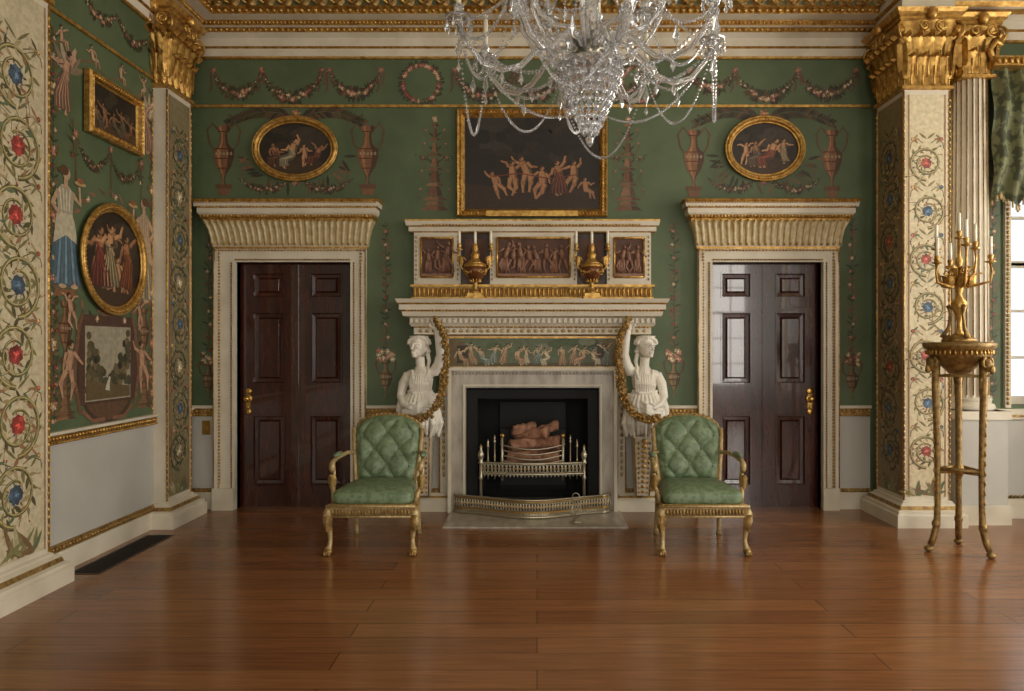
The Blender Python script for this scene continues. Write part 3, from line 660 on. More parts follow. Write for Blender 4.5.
for x in (gx0,gx1):
    sg=1 if x<fx else -1
    m.box(x-.03,x+.03,gy-.03,gy+.03,.012,.05,STEEL); m.lathe([(.022,.05),(.015,.08),(.012,.3),(.022,.32),(.014,.34),(.014,.44)],(x,gy,0),STEEL,10)
    m.lathe([(.012,.44),(.028,.455),(.014,.47),(.024,.50),(.03,.53),(.016,.56),(.008,.575),(.013,.59),(.003,.62)],(x,gy,0),STEEL,12); m.ell((x,gy,.595),.013,BRASS)
    for dx,zz in ((.06,.58),(.12,.62),(.18,.60)):
        m.tube([(x+sg*dx,gy+.05,.30),(x+sg*dx,gy+.05,zz)],.007,STEEL,6); m.lathe([(.007,0),(.014,.015),(.007,.03),(.011,.045),(.002,.08)],(x+sg*dx,gy+.05,zz),STEEL,8); m.ell((x+sg*dx,gy+.05,zz+.04),.011,BRASS,8,6)
        m.ell((x+sg*dx,gy+.05,zz*.8),.011,BRASS,8,6)
def gf(t): return fx-.46+.92*t, gy-.06*math.sin(pi*t)
fr=[gf(i/28) for i in range(29)]
for z,mt,r in ((.36,STEEL,.010),(.455,STEEL,.010)): m.tube([(x,y,z) for x,y in fr],r,mt,6)
for z in (.48,.525,.57,.615):
    m.tube([(fx-.27+.54*t,gy-.02-.05*math.sin(pi*t),z-.035*math.sin(pi*t)) for t in [i/16 for i in range(17)]],.0075,STEEL,6)
for q in (-.27,.27): m.tube([(fx+q,gy-.02,.3),(fx+q,gy-.02,.68)],.012,STEEL,7); m.ell((fx+q,gy-.02,.70),.02,BRASS); m.tube([(fx+q,gy-.02,.45),(fx+q,gy+.28,.45)],.01,IRON,6)
for i in range(28):
    x,y=fr[i]; x2,y2=fr[i+1]; mx_,my=(x+x2)/2,(y+y2)/2
    m.tube([(mx_+.014*math.cos(a),my,.408+.04*math.sin(a)) for a in [2*pi*k/8 for k in range(8)]],.005,STEEL,4,True)
    m.tube([(x,y,.36),(x,y,.455)],.0035,STEEL,4); m.ell((mx_,my,.408),.007,BRASS,6,4)
    m.ell((x,y,.345),(.008,.006,.014),STEEL,6,4)
m.box(fx-.3,fx+.3,gy+.3,gy+.32,.2,.72,IRON)
for k in range(10): x=fx-.25+.5*k/9; m.tube([(x,gy-.05,.42),(x,gy+.28,.42)],.009,IRON,6)
for x in (gx0,gx1): m.tube([(x,gy+.28,.012),(x,gy+.28,.42)],.015,IRON,6); m.tube([(x,gy,.42),(x,gy+.28,.42)],.01,IRON,6); m.tube([(x,gy+.28,.42),(fx,gy+.28,.42)],.01,IRON,6)
m.obj('fire_grate')
m=MB()
def log(p,q,r):
    p=Vector(p);q=Vector(q); pts=[p.lerp(q,i/8) for i in range(9)]
    m.tube([v+Vector((0,0,R.uniform(-.006,.006))) for v in pts],[r*R.uniform(.88,1.1) for _ in pts],LOG,7)
log((-.27,gy+.1,.49),(.2,gy+.08,.49),.06); log((-.26,gy+.2,.56),(.2,gy+.18,.57),.065); log((-.24,gy+.05,.60),(.02,gy+.12,.63),.055)
log((-.06,gy+.14,.60),(.2,gy+.04,.63),.06); log((-.2,gy+.16,.68),(.1,gy+.05,.72),.055); log((-.22,gy+.08,.73),(-.02,gy+.16,.76),.048); log((-.02,gy+.1,.70),(.19,gy+.14,.78),.045)
m.obj('firewood_logs')
m=MB(); bx,by=X(576,6.2),6.22
m.lathe([(.045,.0),(.05,.01),(.03,.02),(.008,.04),(.006,.1)],(bx,by,.013),STEEL,12)
for k in range(8): a=2*pi*k/8; m.tube([(bx+.02*math.cos(a),by+.02*math.sin(a),.05),(bx+.05*math.cos(a),by+.05*math.sin(a),.09),(bx+.02*math.cos(a),by+.02*math.sin(a),.2)],.003,STEEL,4)
m.tube([(bx+.03*math.cos(a),by,.23+.03*math.sin(a)) for a in [2*pi*k/12 for k in range(12)]],.004,STEEL,5,True)
m.obj('hearth_ornament')
# ------------- mantel urn candelabra -------------
BJ=mat('blue_john_stone',(128,78,40),.25,.2,(70,38,24),14)
def mantelurn(x,y):
    m=MB(); m.box(-.08,.08,-.075,.075,0,.025,GOLD); m.box(-.065,.065,-.06,.06,.025,.05,GOLD)
    m.lathe([(.05,.05),(.055,.06),(.03,.075),(.018,.10),(.022,.12),(.016,.13),(.03,.15)],(0,0,0),GOLD,18)
    m.lathe([(.03,.15),(.065,.19),(.09,.24),(.094,.28)],(0,0,0),BJ,18)
    m.lathe([(.096,.28),(.10,.29),(.096,.31)],(0,0,0),GOLD,18)
    m.lathe([(.09,.31),(.06,.33),(.04,.35),(.035,.37),(.045,.39),(.03,.41),(.02,.43),(.03,.45),(.022,.47),(.022,.49)],(0,0,0),GOLD,16)
    m.lathe([(.012,.49),(.012,.60)],(0,0,0),CANDLE,10)
    for k in range(10): a=2*pi*k/10; m.leaf((.03*math.cos(a),.03*math.sin(a),.15),(math.cos(a),math.sin(a),0),.028,.08,.05,GOLD,2)
    for s in (-1,1):
        m.tube([(s*.09,0,.25),(s*.125,0,.28),(s*.135,0,.34),(s*.10,0,.37),(s*.08,0,.34)],[.009,.010,.009,.008,.006],GOLD,7)
        m.tube([(s*.10,0,.34),(s*.13,-.01,.31),(s*.155,-.01,.36),(s*.14,-.01,.43)],.008,GOLD,6)
        m.leaf((s*.12,-.01,.30),(s,-.5,0),.04,.09,.03,GOLD,2)
        m.lathe([(.008,.43),(.032,.44),(.012,.45),(.018,.47),(.02,.49)],(s*.14,-.01,0),GOLD,12); m.lathe([(.012,.49),(.012,.60)],(s*.14,-.01,0),CANDLE,10)
        m.ell((s*.09,-.0,.25),(.018,.02,.024),GOLD)
        for t in range(5): m.ell((s*(.03+.012*t),-.092+.004*t,.25-.02*math.sin(pi*(t+1)/6)),.01,GOLD,6,4)
    m.obj('urn_candelabrum',None,(x,y,1.912))
mantelurn(X(475,6.55),6.57); mantelurn(X(592,6.55),6.57)
# ------------- paintings -------------
OFF=.014
def rectframe(m,T,a,b,z0,z1,w,mt=GOLD):
    pr=[(0,0),(0,.04),(.012,.055),(.03,.04),(.045,.05),(w-.01,.025),(w,.01)]
    vs=[]
    for o,d in pr: vs+=[T(a+o,z0+o,d),T(b-o,z0+o,d),T(b-o,z1-o,d),T(a+o,z1-o,d)]
    m.add(vs,[(j*4+i,j*4+(i+1)%4,j*4+4+(i+1)%4,j*4+4+i) for j in range(len(pr)-1) for i in range(4)],mt)
    for (p,q) in (((a+.03,z0+.03),(b-.03,z0+.03)),((a+.03,z1-.03),(b-.03,z1-.03)),((a+.03,z0+.03),(a+.03,z1-.03)),((b-.03,z0+.03),(b-.03,z1-.03))):
        m.eggs(T(*p,.045),T(*q,.045),.03,.010,mt)
a,b,z0,z1=X(457),X(607),Z(217),Z(110)
T=lambda u,v,l:(u,D-OFF-l,v)
m=MB(); rectframe(m,T,a,b,z0,z1,.075)
ncx=(a+b)/2
m.box(ncx-.42,ncx+.42,D-.075,D-.014,z0+.0,z0+.05,GOLD)
o=m.obj('framed_painting')
ia,ib,ja,jb=a+.07,b-.07,z0+.07,z1-.07
P=Paint(lambda u,v,l:T(u,v,l+.006),clampf(ia,ib,ja,jb))
P.poly([(ia,ja),(ib,ja),(ib,jb),(ia,jb)],(36,28,22),0)
P.poly([(ia,ja),(ib,ja),(ib,ja+.2),(ia+.7,ja+.16),(ia,ja+.24)],(54,38,26),1)
P.poly([(ia+.1,jb),(ia+.55,jb),(ia+.5,jb-.3),(ia+.15,jb-.35)],(52,46,40),1)
for i in range(36): P.ell(R.uniform(ia+.1,ib-.1),R.uniform(jb-.36,jb-.05),R.uniform(.04,.12),R.uniform(.03,.07),R.choice([(42,34,25),(30,25,18),(50,40,29),(36,31,23)]),2)
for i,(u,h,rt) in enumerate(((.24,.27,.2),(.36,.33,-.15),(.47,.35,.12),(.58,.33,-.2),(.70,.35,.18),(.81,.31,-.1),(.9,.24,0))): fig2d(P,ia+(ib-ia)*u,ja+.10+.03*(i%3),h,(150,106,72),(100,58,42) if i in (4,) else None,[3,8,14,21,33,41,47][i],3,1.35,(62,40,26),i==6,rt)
P.stroke([(ia+.25,ja+.3),(ia+.5,ja+.33),(ia+.8,ja+.28),(ib-.2,ja+.32)],.010,(110,56,42),12)
P.obj('canvas',o)
def scene(P,ra,rb,comp):
    P.ell(0,0,ra,rb,(42,32,24),0,0,48)
    P.ell(ra*.3,rb*.35,ra*.5,rb*.4,(62,52,42),1,0,24)
    P.ell(0,-rb*.6,ra*.74,rb*.34,(66,48,31),1,0,30)
    for i in range(14): P.ell(-ra*.45+R.uniform(-.3,.3)*ra,rb*.35+R.uniform(-.3,.3)*rb,ra*.16,rb*.12,R.choice([(46,39,26),(34,29,20),(56,46,31)]),2)
    P.stroke([(-ra*.55,-rb*.5),(-ra*.5,0),(-ra*.35,rb*.5)],[.05,.035,.02],(36,27,18),2)
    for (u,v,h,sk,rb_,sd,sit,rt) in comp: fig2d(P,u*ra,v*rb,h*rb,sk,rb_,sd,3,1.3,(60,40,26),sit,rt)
S1=(170,126,88);S2=(142,100,68)
comps=[[(-.45,-.6,1.0,S2,(96,60,40),31,True,0),(-.1,-.65,1.25,S1,(136,124,96),52,True,.1),(.25,-.6,.8,S1,None,63,False,.1),(.52,-.55,.95,S2,(108,60,44),74,True,-.2)],
       [(-.5,-.55,.8,S1,None,83,False,0),(-.2,-.6,1.1,S2,(88,76,60),94,True,.2),(.12,-.62,1.3,S1,(118,64,46),15,True,-.1),(.5,-.5,.9,S1,(136,118,88),26,False,.15)],
       [(-.45,-.62,1.3,S2,(108,54,42),37,False,.05),(-.12,-.6,1.35,S1,(146,128,94),48,False,-.05),(.2,-.62,.9,S1,None,59,True,0),(.48,-.6,1.2,S2,(118,68,42),61,False,.1),(.05,.0,.8,S2,(90,70,50),71,True,0)]]
def oval(name,cx_,cz,ra,rb,wall,comp):
    m=MB(); 
    def T(u,v,l): return (cx_+u,D-l-OFF,cz+v) if wall=='n' else (WX+l+OFF,cx_+u,cz+v)
    for k,(ro,l,r) in enumerate(((0,.024,.022),(.022,.03,.010),(-.028,.016,.010))):
        m.tube([T((ra+ro)*math.cos(t),(rb+ro)*math.sin(t),l) for t in [2*pi*i/60 for i in range(60)]],r,GOLD,8,True)
    for i in range(80):
        t=2*pi*i/80; m.ell(T(ra*math.cos(t),rb*math.sin(t),.044),.009,GOLD,6,4)
    o=m.obj(name)
    def cl(u,v):
        q=math.hypot(u/ra,v/rb)
        return (u,v) if q<=.99 else (u*.99/q,v*.99/q)
    P=Paint(lambda u,v,l:T(u,v,l+.004),cl); scene(P,ra,rb,comp); P.obj('canvas',o)
oval('oval_painting',X(296),Z(149),.365,.27,'n',comps[0]); oval('oval_painting',X(764),Z(149),.34,.27,'n',comps[1])
oval('oval_painting',5.52,2.14,.40,.385,'w',comps[2])
m=MB(); a,b,z0,z1=5.17,5.88,3.0,3.44
T=lambda u,v,l:(WX+OFF+l,u,v)
rectframe(m,T,a,b,z0,z1,.06); o=m.obj('framed_painting'); P=Paint(lambda u,v,l:T(u,v,l+.004),clampf(a+.055,b-.055,z0+.055,z1-.055))
P.poly([(a+.05,z0+.05),(b-.05,z0+.05),(b-.05,z1-.05),(a+.05,z1-.05)],(40,31,23),0)
P.poly([(a+.06,z0+.06),(b-.06,z0+.06),(b-.06,z0+.14),(a+.06,z0+.18)],(78,56,36),1)
for i in range(12): P.ell(R.uniform(a+.1,b-.1),R.uniform(z1-.2,z1-.08),.06,.04,R.choice([(38,32,24),(60,48,34)]),2)
for i in range(5): fig2d(P,a+.14+i*.11,z0+.07,.22,(128,92,64),R.choice([(110,70,46),None,(90,80,60)]),i*7+50,3,1.25,(56,40,26),i%2==0,.1)
P.obj('canvas',o)
# ------------- murals on north wall -------------
P=Paint(lambda u,v,l:(u,D-l,v))
rose=(146,102,82); terr=(124,86,60); leafc=(60,60,40); pale=(168,144,112)
def swag(P,x0,x1,y,drop,dens=1.0,w=.036,cols=((140,94,76),(164,130,104),(112,68,54),(86,84,54),(168,150,116))):
    L=abs(x1-x0); n=int((L+2*drop)/.022*dens)
    for i in range(n):
        t=i/(n-1); x=x0+(x1-x0)*t; z=y-drop*4*t*(1-t); th=w*(.35+.9*math.sin(pi*t))
        for _ in range(3):
            P.leaf(x,z,R.uniform(0,2*pi),th*1.9,th*.7,R.choice([(52,56,36),(70,68,44),(86,66,46),(58,48,34)]),1)
        P.flower(x+R.uniform(-1,1)*th*.5,z+R.uniform(-1,1)*th*.5,th*R.uniform(.35,.6),R.choice(cols),2,5)
def wreath(P,u,v,r):
    for i in range(44):
        a=2*pi*i/44; P.flower(u+r*math.cos(a),v+r*math.sin(a),.024,R.choice([(146,96,82),(166,134,108),(108,62,50),(84,86,54)]),2,5)
        for _ in range(2): P.leaf(u+r*math.cos(a),v+r*math.sin(a),a+R.uniform(-1.5,1.5),.06,.022,(60,60,40),1)
yz=Z(74)
for a,b,d in ((214,262,20),(262,322,24),(330,381,20),(455,515,22),(515,560,22),(600,640,22),(690,735,14),(735,798,24),(798,856,20)):
    swag(P,X(a),X(b),yz,d*A)
    for e in (a,b):
        P.stroke([(X(e),yz+.05),(X(e)-.03,yz),(X(e)-.02,yz-.12),(X(e)-.04,yz-.16)],.014,(100,62,50),3); P.stroke([(X(e),yz+.05),(X(e)+.03,yz),(X(e)+.02,yz-.1)],.014,(112,74,56),3); P.flower(X(e),yz+.04,.03,(134,94,74),3)
wreath(P,X(421),Z(83),.165); wreath(P,X(640),Z(83),.165)
def purn(P,u,v,h,body=(128,88,58),ped=True):
    w=h*.17; prof=[(.0,.30),(.04,.26),(.06,.12),(.12,.10),(.2,.22),(.32,.7),(.48,1.0),(.6,1.0),(.66,.6),(.72,.38),(.86,.3),(.93,.6),(.97,.7),(1,.5)]
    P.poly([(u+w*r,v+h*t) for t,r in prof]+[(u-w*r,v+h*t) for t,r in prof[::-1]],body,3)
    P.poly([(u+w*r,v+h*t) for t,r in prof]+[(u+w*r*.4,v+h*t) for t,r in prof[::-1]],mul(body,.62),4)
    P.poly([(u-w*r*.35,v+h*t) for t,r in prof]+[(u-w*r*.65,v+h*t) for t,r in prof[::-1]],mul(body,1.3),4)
    for t in (.46,.62,.3,.9): P.stroke([(u-w*(.9 if t in (.46,.62) else .55),v+h*t),(u+w*(.9 if t in (.46,.62) else .55),v+h*t)],.01,(84,50,32),5)
    for i in range(5): P.ell(u+w*(-.7+.35*i),v+h*.54,w*.12,h*.03,mul(pale,.9),6,0,8)
    for s in (-1,1): P.stroke([(u+s*w*.4,v+h*.9),(u+s*w*1.1,v+h*1.04),(u+s*w*1.6,v+h*.92),(u+s*w*1.4,v+h*.72),(u+s*w*.95,v+h*.6)],[.012,.016,.018,.014,.01],(100,70,46),3)
    if ped:
        P.poly([(u-w*.8,v-.02),(u+w*.8,v-.02),(u+w*.8,v+.02),(u-w*.8,v+.02)],mul(body,.8),5)
        P.poly([(u-w*.55,v-.08),(u+w*.55,v-.08),(u+w*.55,v-.02),(u-w*.55,v-.02)],mul(body,.95),4)
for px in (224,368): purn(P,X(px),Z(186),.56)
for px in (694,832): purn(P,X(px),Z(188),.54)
def candarab(P,u,v0,h):
    P.stroke([(u,v0),(u,v0+h)],.012,terr,2)
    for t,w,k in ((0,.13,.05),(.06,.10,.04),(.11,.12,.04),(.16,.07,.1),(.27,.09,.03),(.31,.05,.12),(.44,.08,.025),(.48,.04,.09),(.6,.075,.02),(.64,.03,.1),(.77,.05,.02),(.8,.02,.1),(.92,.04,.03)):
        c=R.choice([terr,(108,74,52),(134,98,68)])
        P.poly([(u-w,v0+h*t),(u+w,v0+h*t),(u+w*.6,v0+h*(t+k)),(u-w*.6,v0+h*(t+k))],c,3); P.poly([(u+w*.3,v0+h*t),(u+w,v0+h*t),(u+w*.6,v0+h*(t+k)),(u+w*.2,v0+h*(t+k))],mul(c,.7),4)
    for t in (.15,.35,.5,.65,.8):
        for s in (-1,1):
            L=.16*(1-t*.5); P.stroke([(u,v0+h*t),(u+s*L*.6,v0+h*t-.03),(u+s*L,v0+h*t+.03),(u+s*L*.9,v0+h*t+.07)],.007,(110,82,52),2); P.flower(u+s*L*.9,v0+h*t+.07,.014,rose,3,4)
            P.leaf(u,v0+h*t,pi/2-s*.9,.08,.02,leafc,2)
    P.flower(u,v0+h,.03,pale,3)
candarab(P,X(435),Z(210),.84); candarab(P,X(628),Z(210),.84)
for px in (435,628):
    swag(P,X(px)-.2,X(px),Z(150),.08,.5,.012); swag(P,X(px),X(px)+.2,Z(150),.08,.5,.012)
def dropgar(P,u,z0,z1):
    n=int((z1-z0)/.04); P.stroke([(u,z0),(u,z1)],.006,leafc,1)
    for i in range(n):
        z=z0+(z1-z0)*i/n
        for s in (-1,1): P.leaf(u,z,pi/2-s*R.uniform(.5,1.3),R.uniform(.04,.08),.018,R.choice([(60,66,42),(96,88,56),(118,86,60)]),2)
        if i%3==0: P.flower(u+R.uniform(-.02,.02),z,.018,R.choice([rose,pale,(120,60,50)]),3,5)
        if i%7==3:
            for s in (-1,1): P.stroke([(u,z),(u+s*.04,z-.03),(u+s*.07,z+.01),(u+s*.05,z+.03)],.006,(110,86,56),2)
for px in (386,674):
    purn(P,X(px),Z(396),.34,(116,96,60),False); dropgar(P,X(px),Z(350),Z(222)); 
    for _ in range(14): P.flower(X(px)+R.uniform(-.07,.07),Z(356)+R.uniform(-.04,.06),.026,R.choice([(172,146,116),rose,(180,164,132)]),6,6)
for px in (209,852):
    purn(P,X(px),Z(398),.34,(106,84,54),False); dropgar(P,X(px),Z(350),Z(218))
    for _ in range(12): P.flower(X(px)+R.uniform(-.06,.06),Z(360)+R.uniform(-.04,.07),.024,R.choice([(168,148,116),rose,(90,60,44)]),6,6)
for ox,ra in ((296,.375),(764,.35)):
    u,v=X(ox),Z(149)
    for s in (-1,1):
        P.stroke([(u+s*.05,v+.31),(u+s*.3,v+.34),(u+s*.52,v+.27),(u+s*.62,v+.32)],.016,(84,62,42),1)
        for k in range(22):
            t=k/21; x=u+s*(.06+.56*t); z=v+.31+.05*math.sin(t*4)-.04*t
            for q in (-1,1): P.leaf(x,z,(0 if s>0 else pi)+q*.7,.11*(1-.4*t),.028,R.choice([(50,44,30),(72,58,38),(96,72,48),(64,62,40)]),2)
        swag(P,u+s*.04,u+s*.52,v-.27,.10,.9,.024)
        for k in range(12): a=-.2-.11*k; P.leaf(u+s*(ra+.07)*math.cos(a),v+.31*math.sin(a),(a if s>0 else pi-a)+R.uniform(-.8,.8),.13,.03,R.choice([(56,52,36),(92,74,46),(120,90,66)]),1)
        P.stroke([(u+s*(ra+.03),v-.12),(u+s*(ra+.12),v-.22),(u+s*(ra+.06),v-.32),(u+s*(ra-.02),v-.27)],.012,(110,80,54),2)
    P.flower(u,v+.33,.045,(150,108,74),3); P.flower(u,v-.3,.04,rose,3)
P.obj('painted_mural_north')
# ------------- mural on west side -------------
P=Paint(lambda u,v,l:(WX+l,u,v))
def lady(P,u,v,h,robe,top,s=1):
    sk=(184,152,120); q=lambda x,y:(u+s*x*h*1.3,v+y*h)
    P.poly([q(-.12,.0),q(.16,.0),q(.13,.2),(q(.1,.45)),q(.07,.6),q(-.06,.6),q(-.10,.42),q(-.15,.2)],mul(robe,.75),3)
    for i in range(7): P.stroke([q(-.05+.017*i,.6),q(-.08+.028*i,.35),q(-.12+.042*i,.02)],[.012*h,.026*h,.034*h],mul(robe,.85+.3*(i%2)),4)
    P.poly([q(-.08,.62),q(.07,.6),q(.10,.5),q(.12,.36),q(.0,.42),q(-.12,.34),q(-.10,.5)],top,5)
    P.poly([q(-.075,.6),q(.07,.6),q(.085,.78),q(.03,.83),q(-.04,.83),q(-.085,.77)],mul(top,.9),5)
    for i in range(4): P.stroke([q(-.06+.035*i,.8),q(-.04+.025*i,.62)],.012*h,mul(top,1.12),6)
    P.stroke([q(.07,.77),q(.15,.70),q(.14,.85)],[.055*h,.045*h,.03*h],sk,6); P.stroke([q(-.07,.77),q(-.13,.66),q(-.06,.58)],[.055*h,.045*h,.03*h],sk,6)
    P.stroke([q(0,.8),q(.005,.9)],.05*h,sk,6); P.ell(*q(.01,.925),.048*h,.052*h,sk,7); P.ell(*q(-.012,.95),.055*h,.042*h,(94,66,42),8); P.ell(*q(-.055,.94),.03*h,.022*h,(94,66,42),8)
    P.ell(*q(-.03,.0),.05*h,.018*h,sk,5); P.ell(*q(.09,.0),.05*h,.018*h,sk,5)
    P.ell(*q(.15,.88),.08*h,.02*h,(176,148,98),7); P.ell(*q(.15,.905),.05*h,.025*h,(140,88,60),7)
lady(P,4.985,1.9,.82,(98,122,134),(186,176,150)); lady(P,5.98,1.86,.84,(160,146,116),(176,150,120),-1)
for u in (4.985,5.99):
    purn(P,u,1.40,.4,(116,84,58)); candarab(P,u,1.0,.35); P.poly([(u-.12,1.83),(u+.12,1.83),(u+.1,1.88),(u-.1,1.88)],terr,3)
P.ell(5.49,1.30,.38,.38,(70,52,38),1,0,30); P.ell(5.49,1.30,.35,.35,(98,72,52),2,0,30)
P.poly([(5.14,1.08),(5.86,1.08),(5.9,1.6),(5.82,1.72),(5.16,1.72),(5.1,1.6)],(80,56,44),3)
P.poly([(5.2,1.10),(5.78,1.10),(5.78,1.64),(5.2,1.64)],(164,154,130),4)
for i in range(150):
    x=R.uniform(5.22,5.76); P.ell(x,1.12+R.random()*.12+abs(x-5.49)*1.7*R.uniform(.1,1)*.9,.03,.03,R.choice([(66,64,44),(88,78,52),(108,94,66),(52,48,34),(80,76,56)]),5)
P.poly([(5.21,1.11),(5.77,1.11),(5.77,1.19),(5.45,1.22),(5.21,1.26)],(98,82,54),6); P.stroke([(5.47,1.17),(5.48,1.22),(5.5,1.27)],[.06,.035,.02],(190,184,162),7)
for s in (-1,1):
    fig2d(P,5.49+s*.47,1.12,.42,(164,126,98),None,70+s,5,1.3); fig2d(P,5.49+s*.44,1.6,.26,(164,126,98),None,90+s,5,1.3)
    P.stroke([(5.49+s*.34,1.02),(5.49+s*.42,1.3),(5.49+s*.36,1.62),(5.49+s*.3,1.75)],[.03,.05,.04,.02],(114,82,60),5)
    P.stroke([(5.49+s*.05,.96),(5.49+s*.2,.96),(5.49+s*.32,1.04)],.03,(132,94,70),5)
for k in range(9): P.leaf(5.49,1.72,pi*(.08+.84*k/8),.16,.04,R.choice([(130,96,72),(88,70,48)]),5)
cg=((60,66,44),(90,84,58),(122,82,64),(148,112,86))
swag(P,5.12,5.5,2.92,.14,1,.022,cg); swag(P,5.5,5.92,2.92,.14,1,.022,cg)
for u in (5.1,5.52,5.94): P.stroke([(u,2.6),(u,2.98)],.014,(96,76,48),2); P.flower(u,2.96,.03,rose,3)
for s,u in ((-1,4.97),(1,6.02)):
    fig2d(P,u,3.05,.45,(170,132,106),(146,112,90),120+s,3,1.15); dropgar(P,u+.09*s,1.0,1.8); dropgar(P,u-.1*s,2.8,3.05)
    for k in range(7): P.leaf(u+.04,3.35,pi*.5+(k-3)*.4,.22,.05,R.choice([(170,152,126),(132,116,92),(186,172,150)]),2)
for k in range(26):
    a=2*pi*k/26; P.leaf(5.52+.48*math.cos(a),2.14+.465*math.sin(a),a+1.1,.11,.03,R.choice([(56,58,38),(100,84,56),(130,94,74)]),1)
    if k%3==0: P.flower(5.52+.5*math.cos(a),2.14+.48*math.sin(a),.026,R.choice([rose,pale]),3)
for yy in range(5): swag(P,4.7+yy*.45,5.15+yy*.45,4.0,.12,1,.028)
for yy in range(4): fig2d(P,4.95+yy*.35,3.5,.2,(170,136,106),None,300+yy,3,1.2,(80,50,30),True,.2); P.stroke([(4.8+yy*.35,3.48),(4.95+yy*.35,3.53),(5.1+yy*.35,3.48)],.014,(120,90,60),2)
for u in (4.86,6.10):
    dropgar(P,u,1.0,3.6)
    for k in range(6): 
        z=1.1+k*.42; P.flower(u,z,.035,R.choice([rose,pale]),3); P.stroke([(u-.06,z),(u,z+.05),(u+.06,z),(u,z-.05),(u-.06,z)],.008,(130,100,66),2)
P.obj('painted_mural_west')
P=Paint(lambda u,v,l:(u,YB-l,v)); dropgar(P,3.97,1.05,3.3); swag(P,3.95,4.9,4.0,.15); P.obj('painted_mural_northeast')
# ------------- chairs -------------
def chair(loc):
    m=MB(); G=CREAMG
    for s in (-1,1):
        m.tube([(s*.295,-.27,.34),(s*.31,-.285,.29),(s*.315,-.295,.24),(s*.30,-.28,.17),(s*.295,-.275,.10),(s*.30,-.285,.06),(s*.305,-.30,.035)],[.03,.036,.031,.019,.015,.018,.026],G,10)
        m.leaf((s*.31,-.30,.17),(s*.4,-1,0),.06,.13,.025,GOLDD)
        m.ell((s*.305,-.305,.025),(.03,.04,.025),GOLDD)
        for k in (-1,0,1): m.ell((s*.305+k*.016,-.34,.016),(.009,.015,.016),GOLDD,8,5)
        m.tube([(s*.24,.24,.36),(s*.245,.27,.2),(s*.25,.30,.03),(s*.25,.305,.0)],[.026,.02,.018,.022],G,8)
        m.tube([(s*.25,.235,.66),(s*.29,.17,.665),(s*.325,.05,.65),(s*.335,-.05,.635),(s*.33,-.11,.62),(s*.325,-.13,.585),(s*.33,-.10,.56)],[.015,.015,.017,.017,.022,.022,.013],G,8)
        m.tube([(s*.33,-.09,.60),(s*.33,-.06,.52),(s*.325,-.10,.45),(s*.305,-.15,.40),(s*.30,-.16,.34)],[.019,.015,.016,.02,.022],G,8)
        m.ell((s*.325,.04,.672),(.026,.10,.018),FABRIC)
        m.leaf((s*.33,-.11,.43),(0,-1,0),.05,.12,.025,GOLDD)
        m.tube([(s*.225,.24,.34),(s*.235,.245,.42),(s*.262,.285,.66),(s*.272,.32,.84)],[.022,.018,.018,.018],G,8)
    m.add([(-.31,-.30,.275),(.31,-.30,.275),(.25,.27,.275),(-.25,.27,.275),(-.32,-.31,.35),(.32,-.31,.35),(.26,.28,.35),(-.26,.28,.35)],[(0,1,2,3),(4,5,6,7),(0,1,5,4),(1,2,6,5),(2,3,7,6),(3,0,4,7)],G)
    for i in range(24): x=-.27+.54*i/23; m.ell((x,-.312,.308),(.009,.012,.024),GOLDD,6,4)
    for i in range(20):
        t=i/19
        for s in (-1,1): m.ell((s*(.318-.06*t),-.27+.52*t,.308),(.012,.009,.024),GOLDD,6,4)
    m.tube([(-.32,-.315,.35),(.32,-.315,.35)],.010,G,6); m.tube([(-.29,-.312,.276),(.29,-.312,.276)],.009,G,6)
    vs=[];fs=[];K=20;n=36
    sc=lambda c,e: math.copysign(abs(c)**e,c)
    for j in range(K+1):
        ph=-pi/2+pi*j/K
        for i in range(n):
            th=2*pi*i/n
            cp=sc(math.cos(ph),.35); y=cp*sc(math.sin(th),.3)*.285; x=cp*sc(math.cos(th),.3)*(.305-.07*(y+.285)/.57); z=sc(math.sin(ph),.55)*.06
            if z>0: z+=.025*(1-(x/.3)**2)*(1-(y/.29)**2)
            vs.append((x,y-.02,z+.40))
    for j in range(K):
        for i in range(n): fs.append((j*n+i,j*n+(i+1)%n,(j+1)*n+(i+1)%n,(j+1)*n+i))
    m.add(vs,fs,FABRIC,True)
    for i in range(36): m.ell((-.30+.60*i/35,-.31,.362),.006,BRASS,6,4)
    def bk(u,v):
        w=.215+.055*v**.8; 
        z=.44+v*.43+.075*v*(1-abs(u)**2.5)
        if v>.8: w-=.028*((v-.8)/.2)**2
        return u*w,.25+.11*v,z
    NN=64; vs=[];fs=[]; fa=1.25; fb=2.0
    for j in range(NN+1):
        for i in range(NN+1):
            u=-1+2*i/NN; v=j/NN; x,y,z=bk(u,v)
            a_=(u*fa+(v-.5)*fb+.5)*pi; b_=(u*fa-(v-.5)*fb+.5)*pi
            ed=min(1,(1-abs(u))*5)*min(1,(1-abs(2*v-1))*5)
            hgt=.04*((1-u**6)*(1-(2*v-1)**6))**.5+ed*.034*(abs(math.sin(a_)*math.sin(b_))**.5)
            vs.append((x,y-.012-hgt,z))
    for j in range(NN):
        for i in range(NN): k=j*(NN+1)+i; fs.append((k,k+1,k+NN+2,k+NN+1))
    m.add(vs,fs,FABRIC,True)
    for p_ in range(-5,6):
        for q_ in range(-5,6):
            u=(p_+q_-1)/(2*fa); v=.5+(p_-q_)/(2*fb)
            if abs(u)<.9 and .05<v<.95:
                x,y,z=bk(u,v); m.ell((x,y-.012-.042,z),(.011,.007,.011),FABRIC,8,5)
    ol=[bk(-1,t/8) for t in range(9)]+[bk(-1+2*t/14,1) for t in range(1,15)]+[bk(1,1-t/8) for t in range(1,9)]+[bk(1-2*t/8,0) for t in range(1,8)]
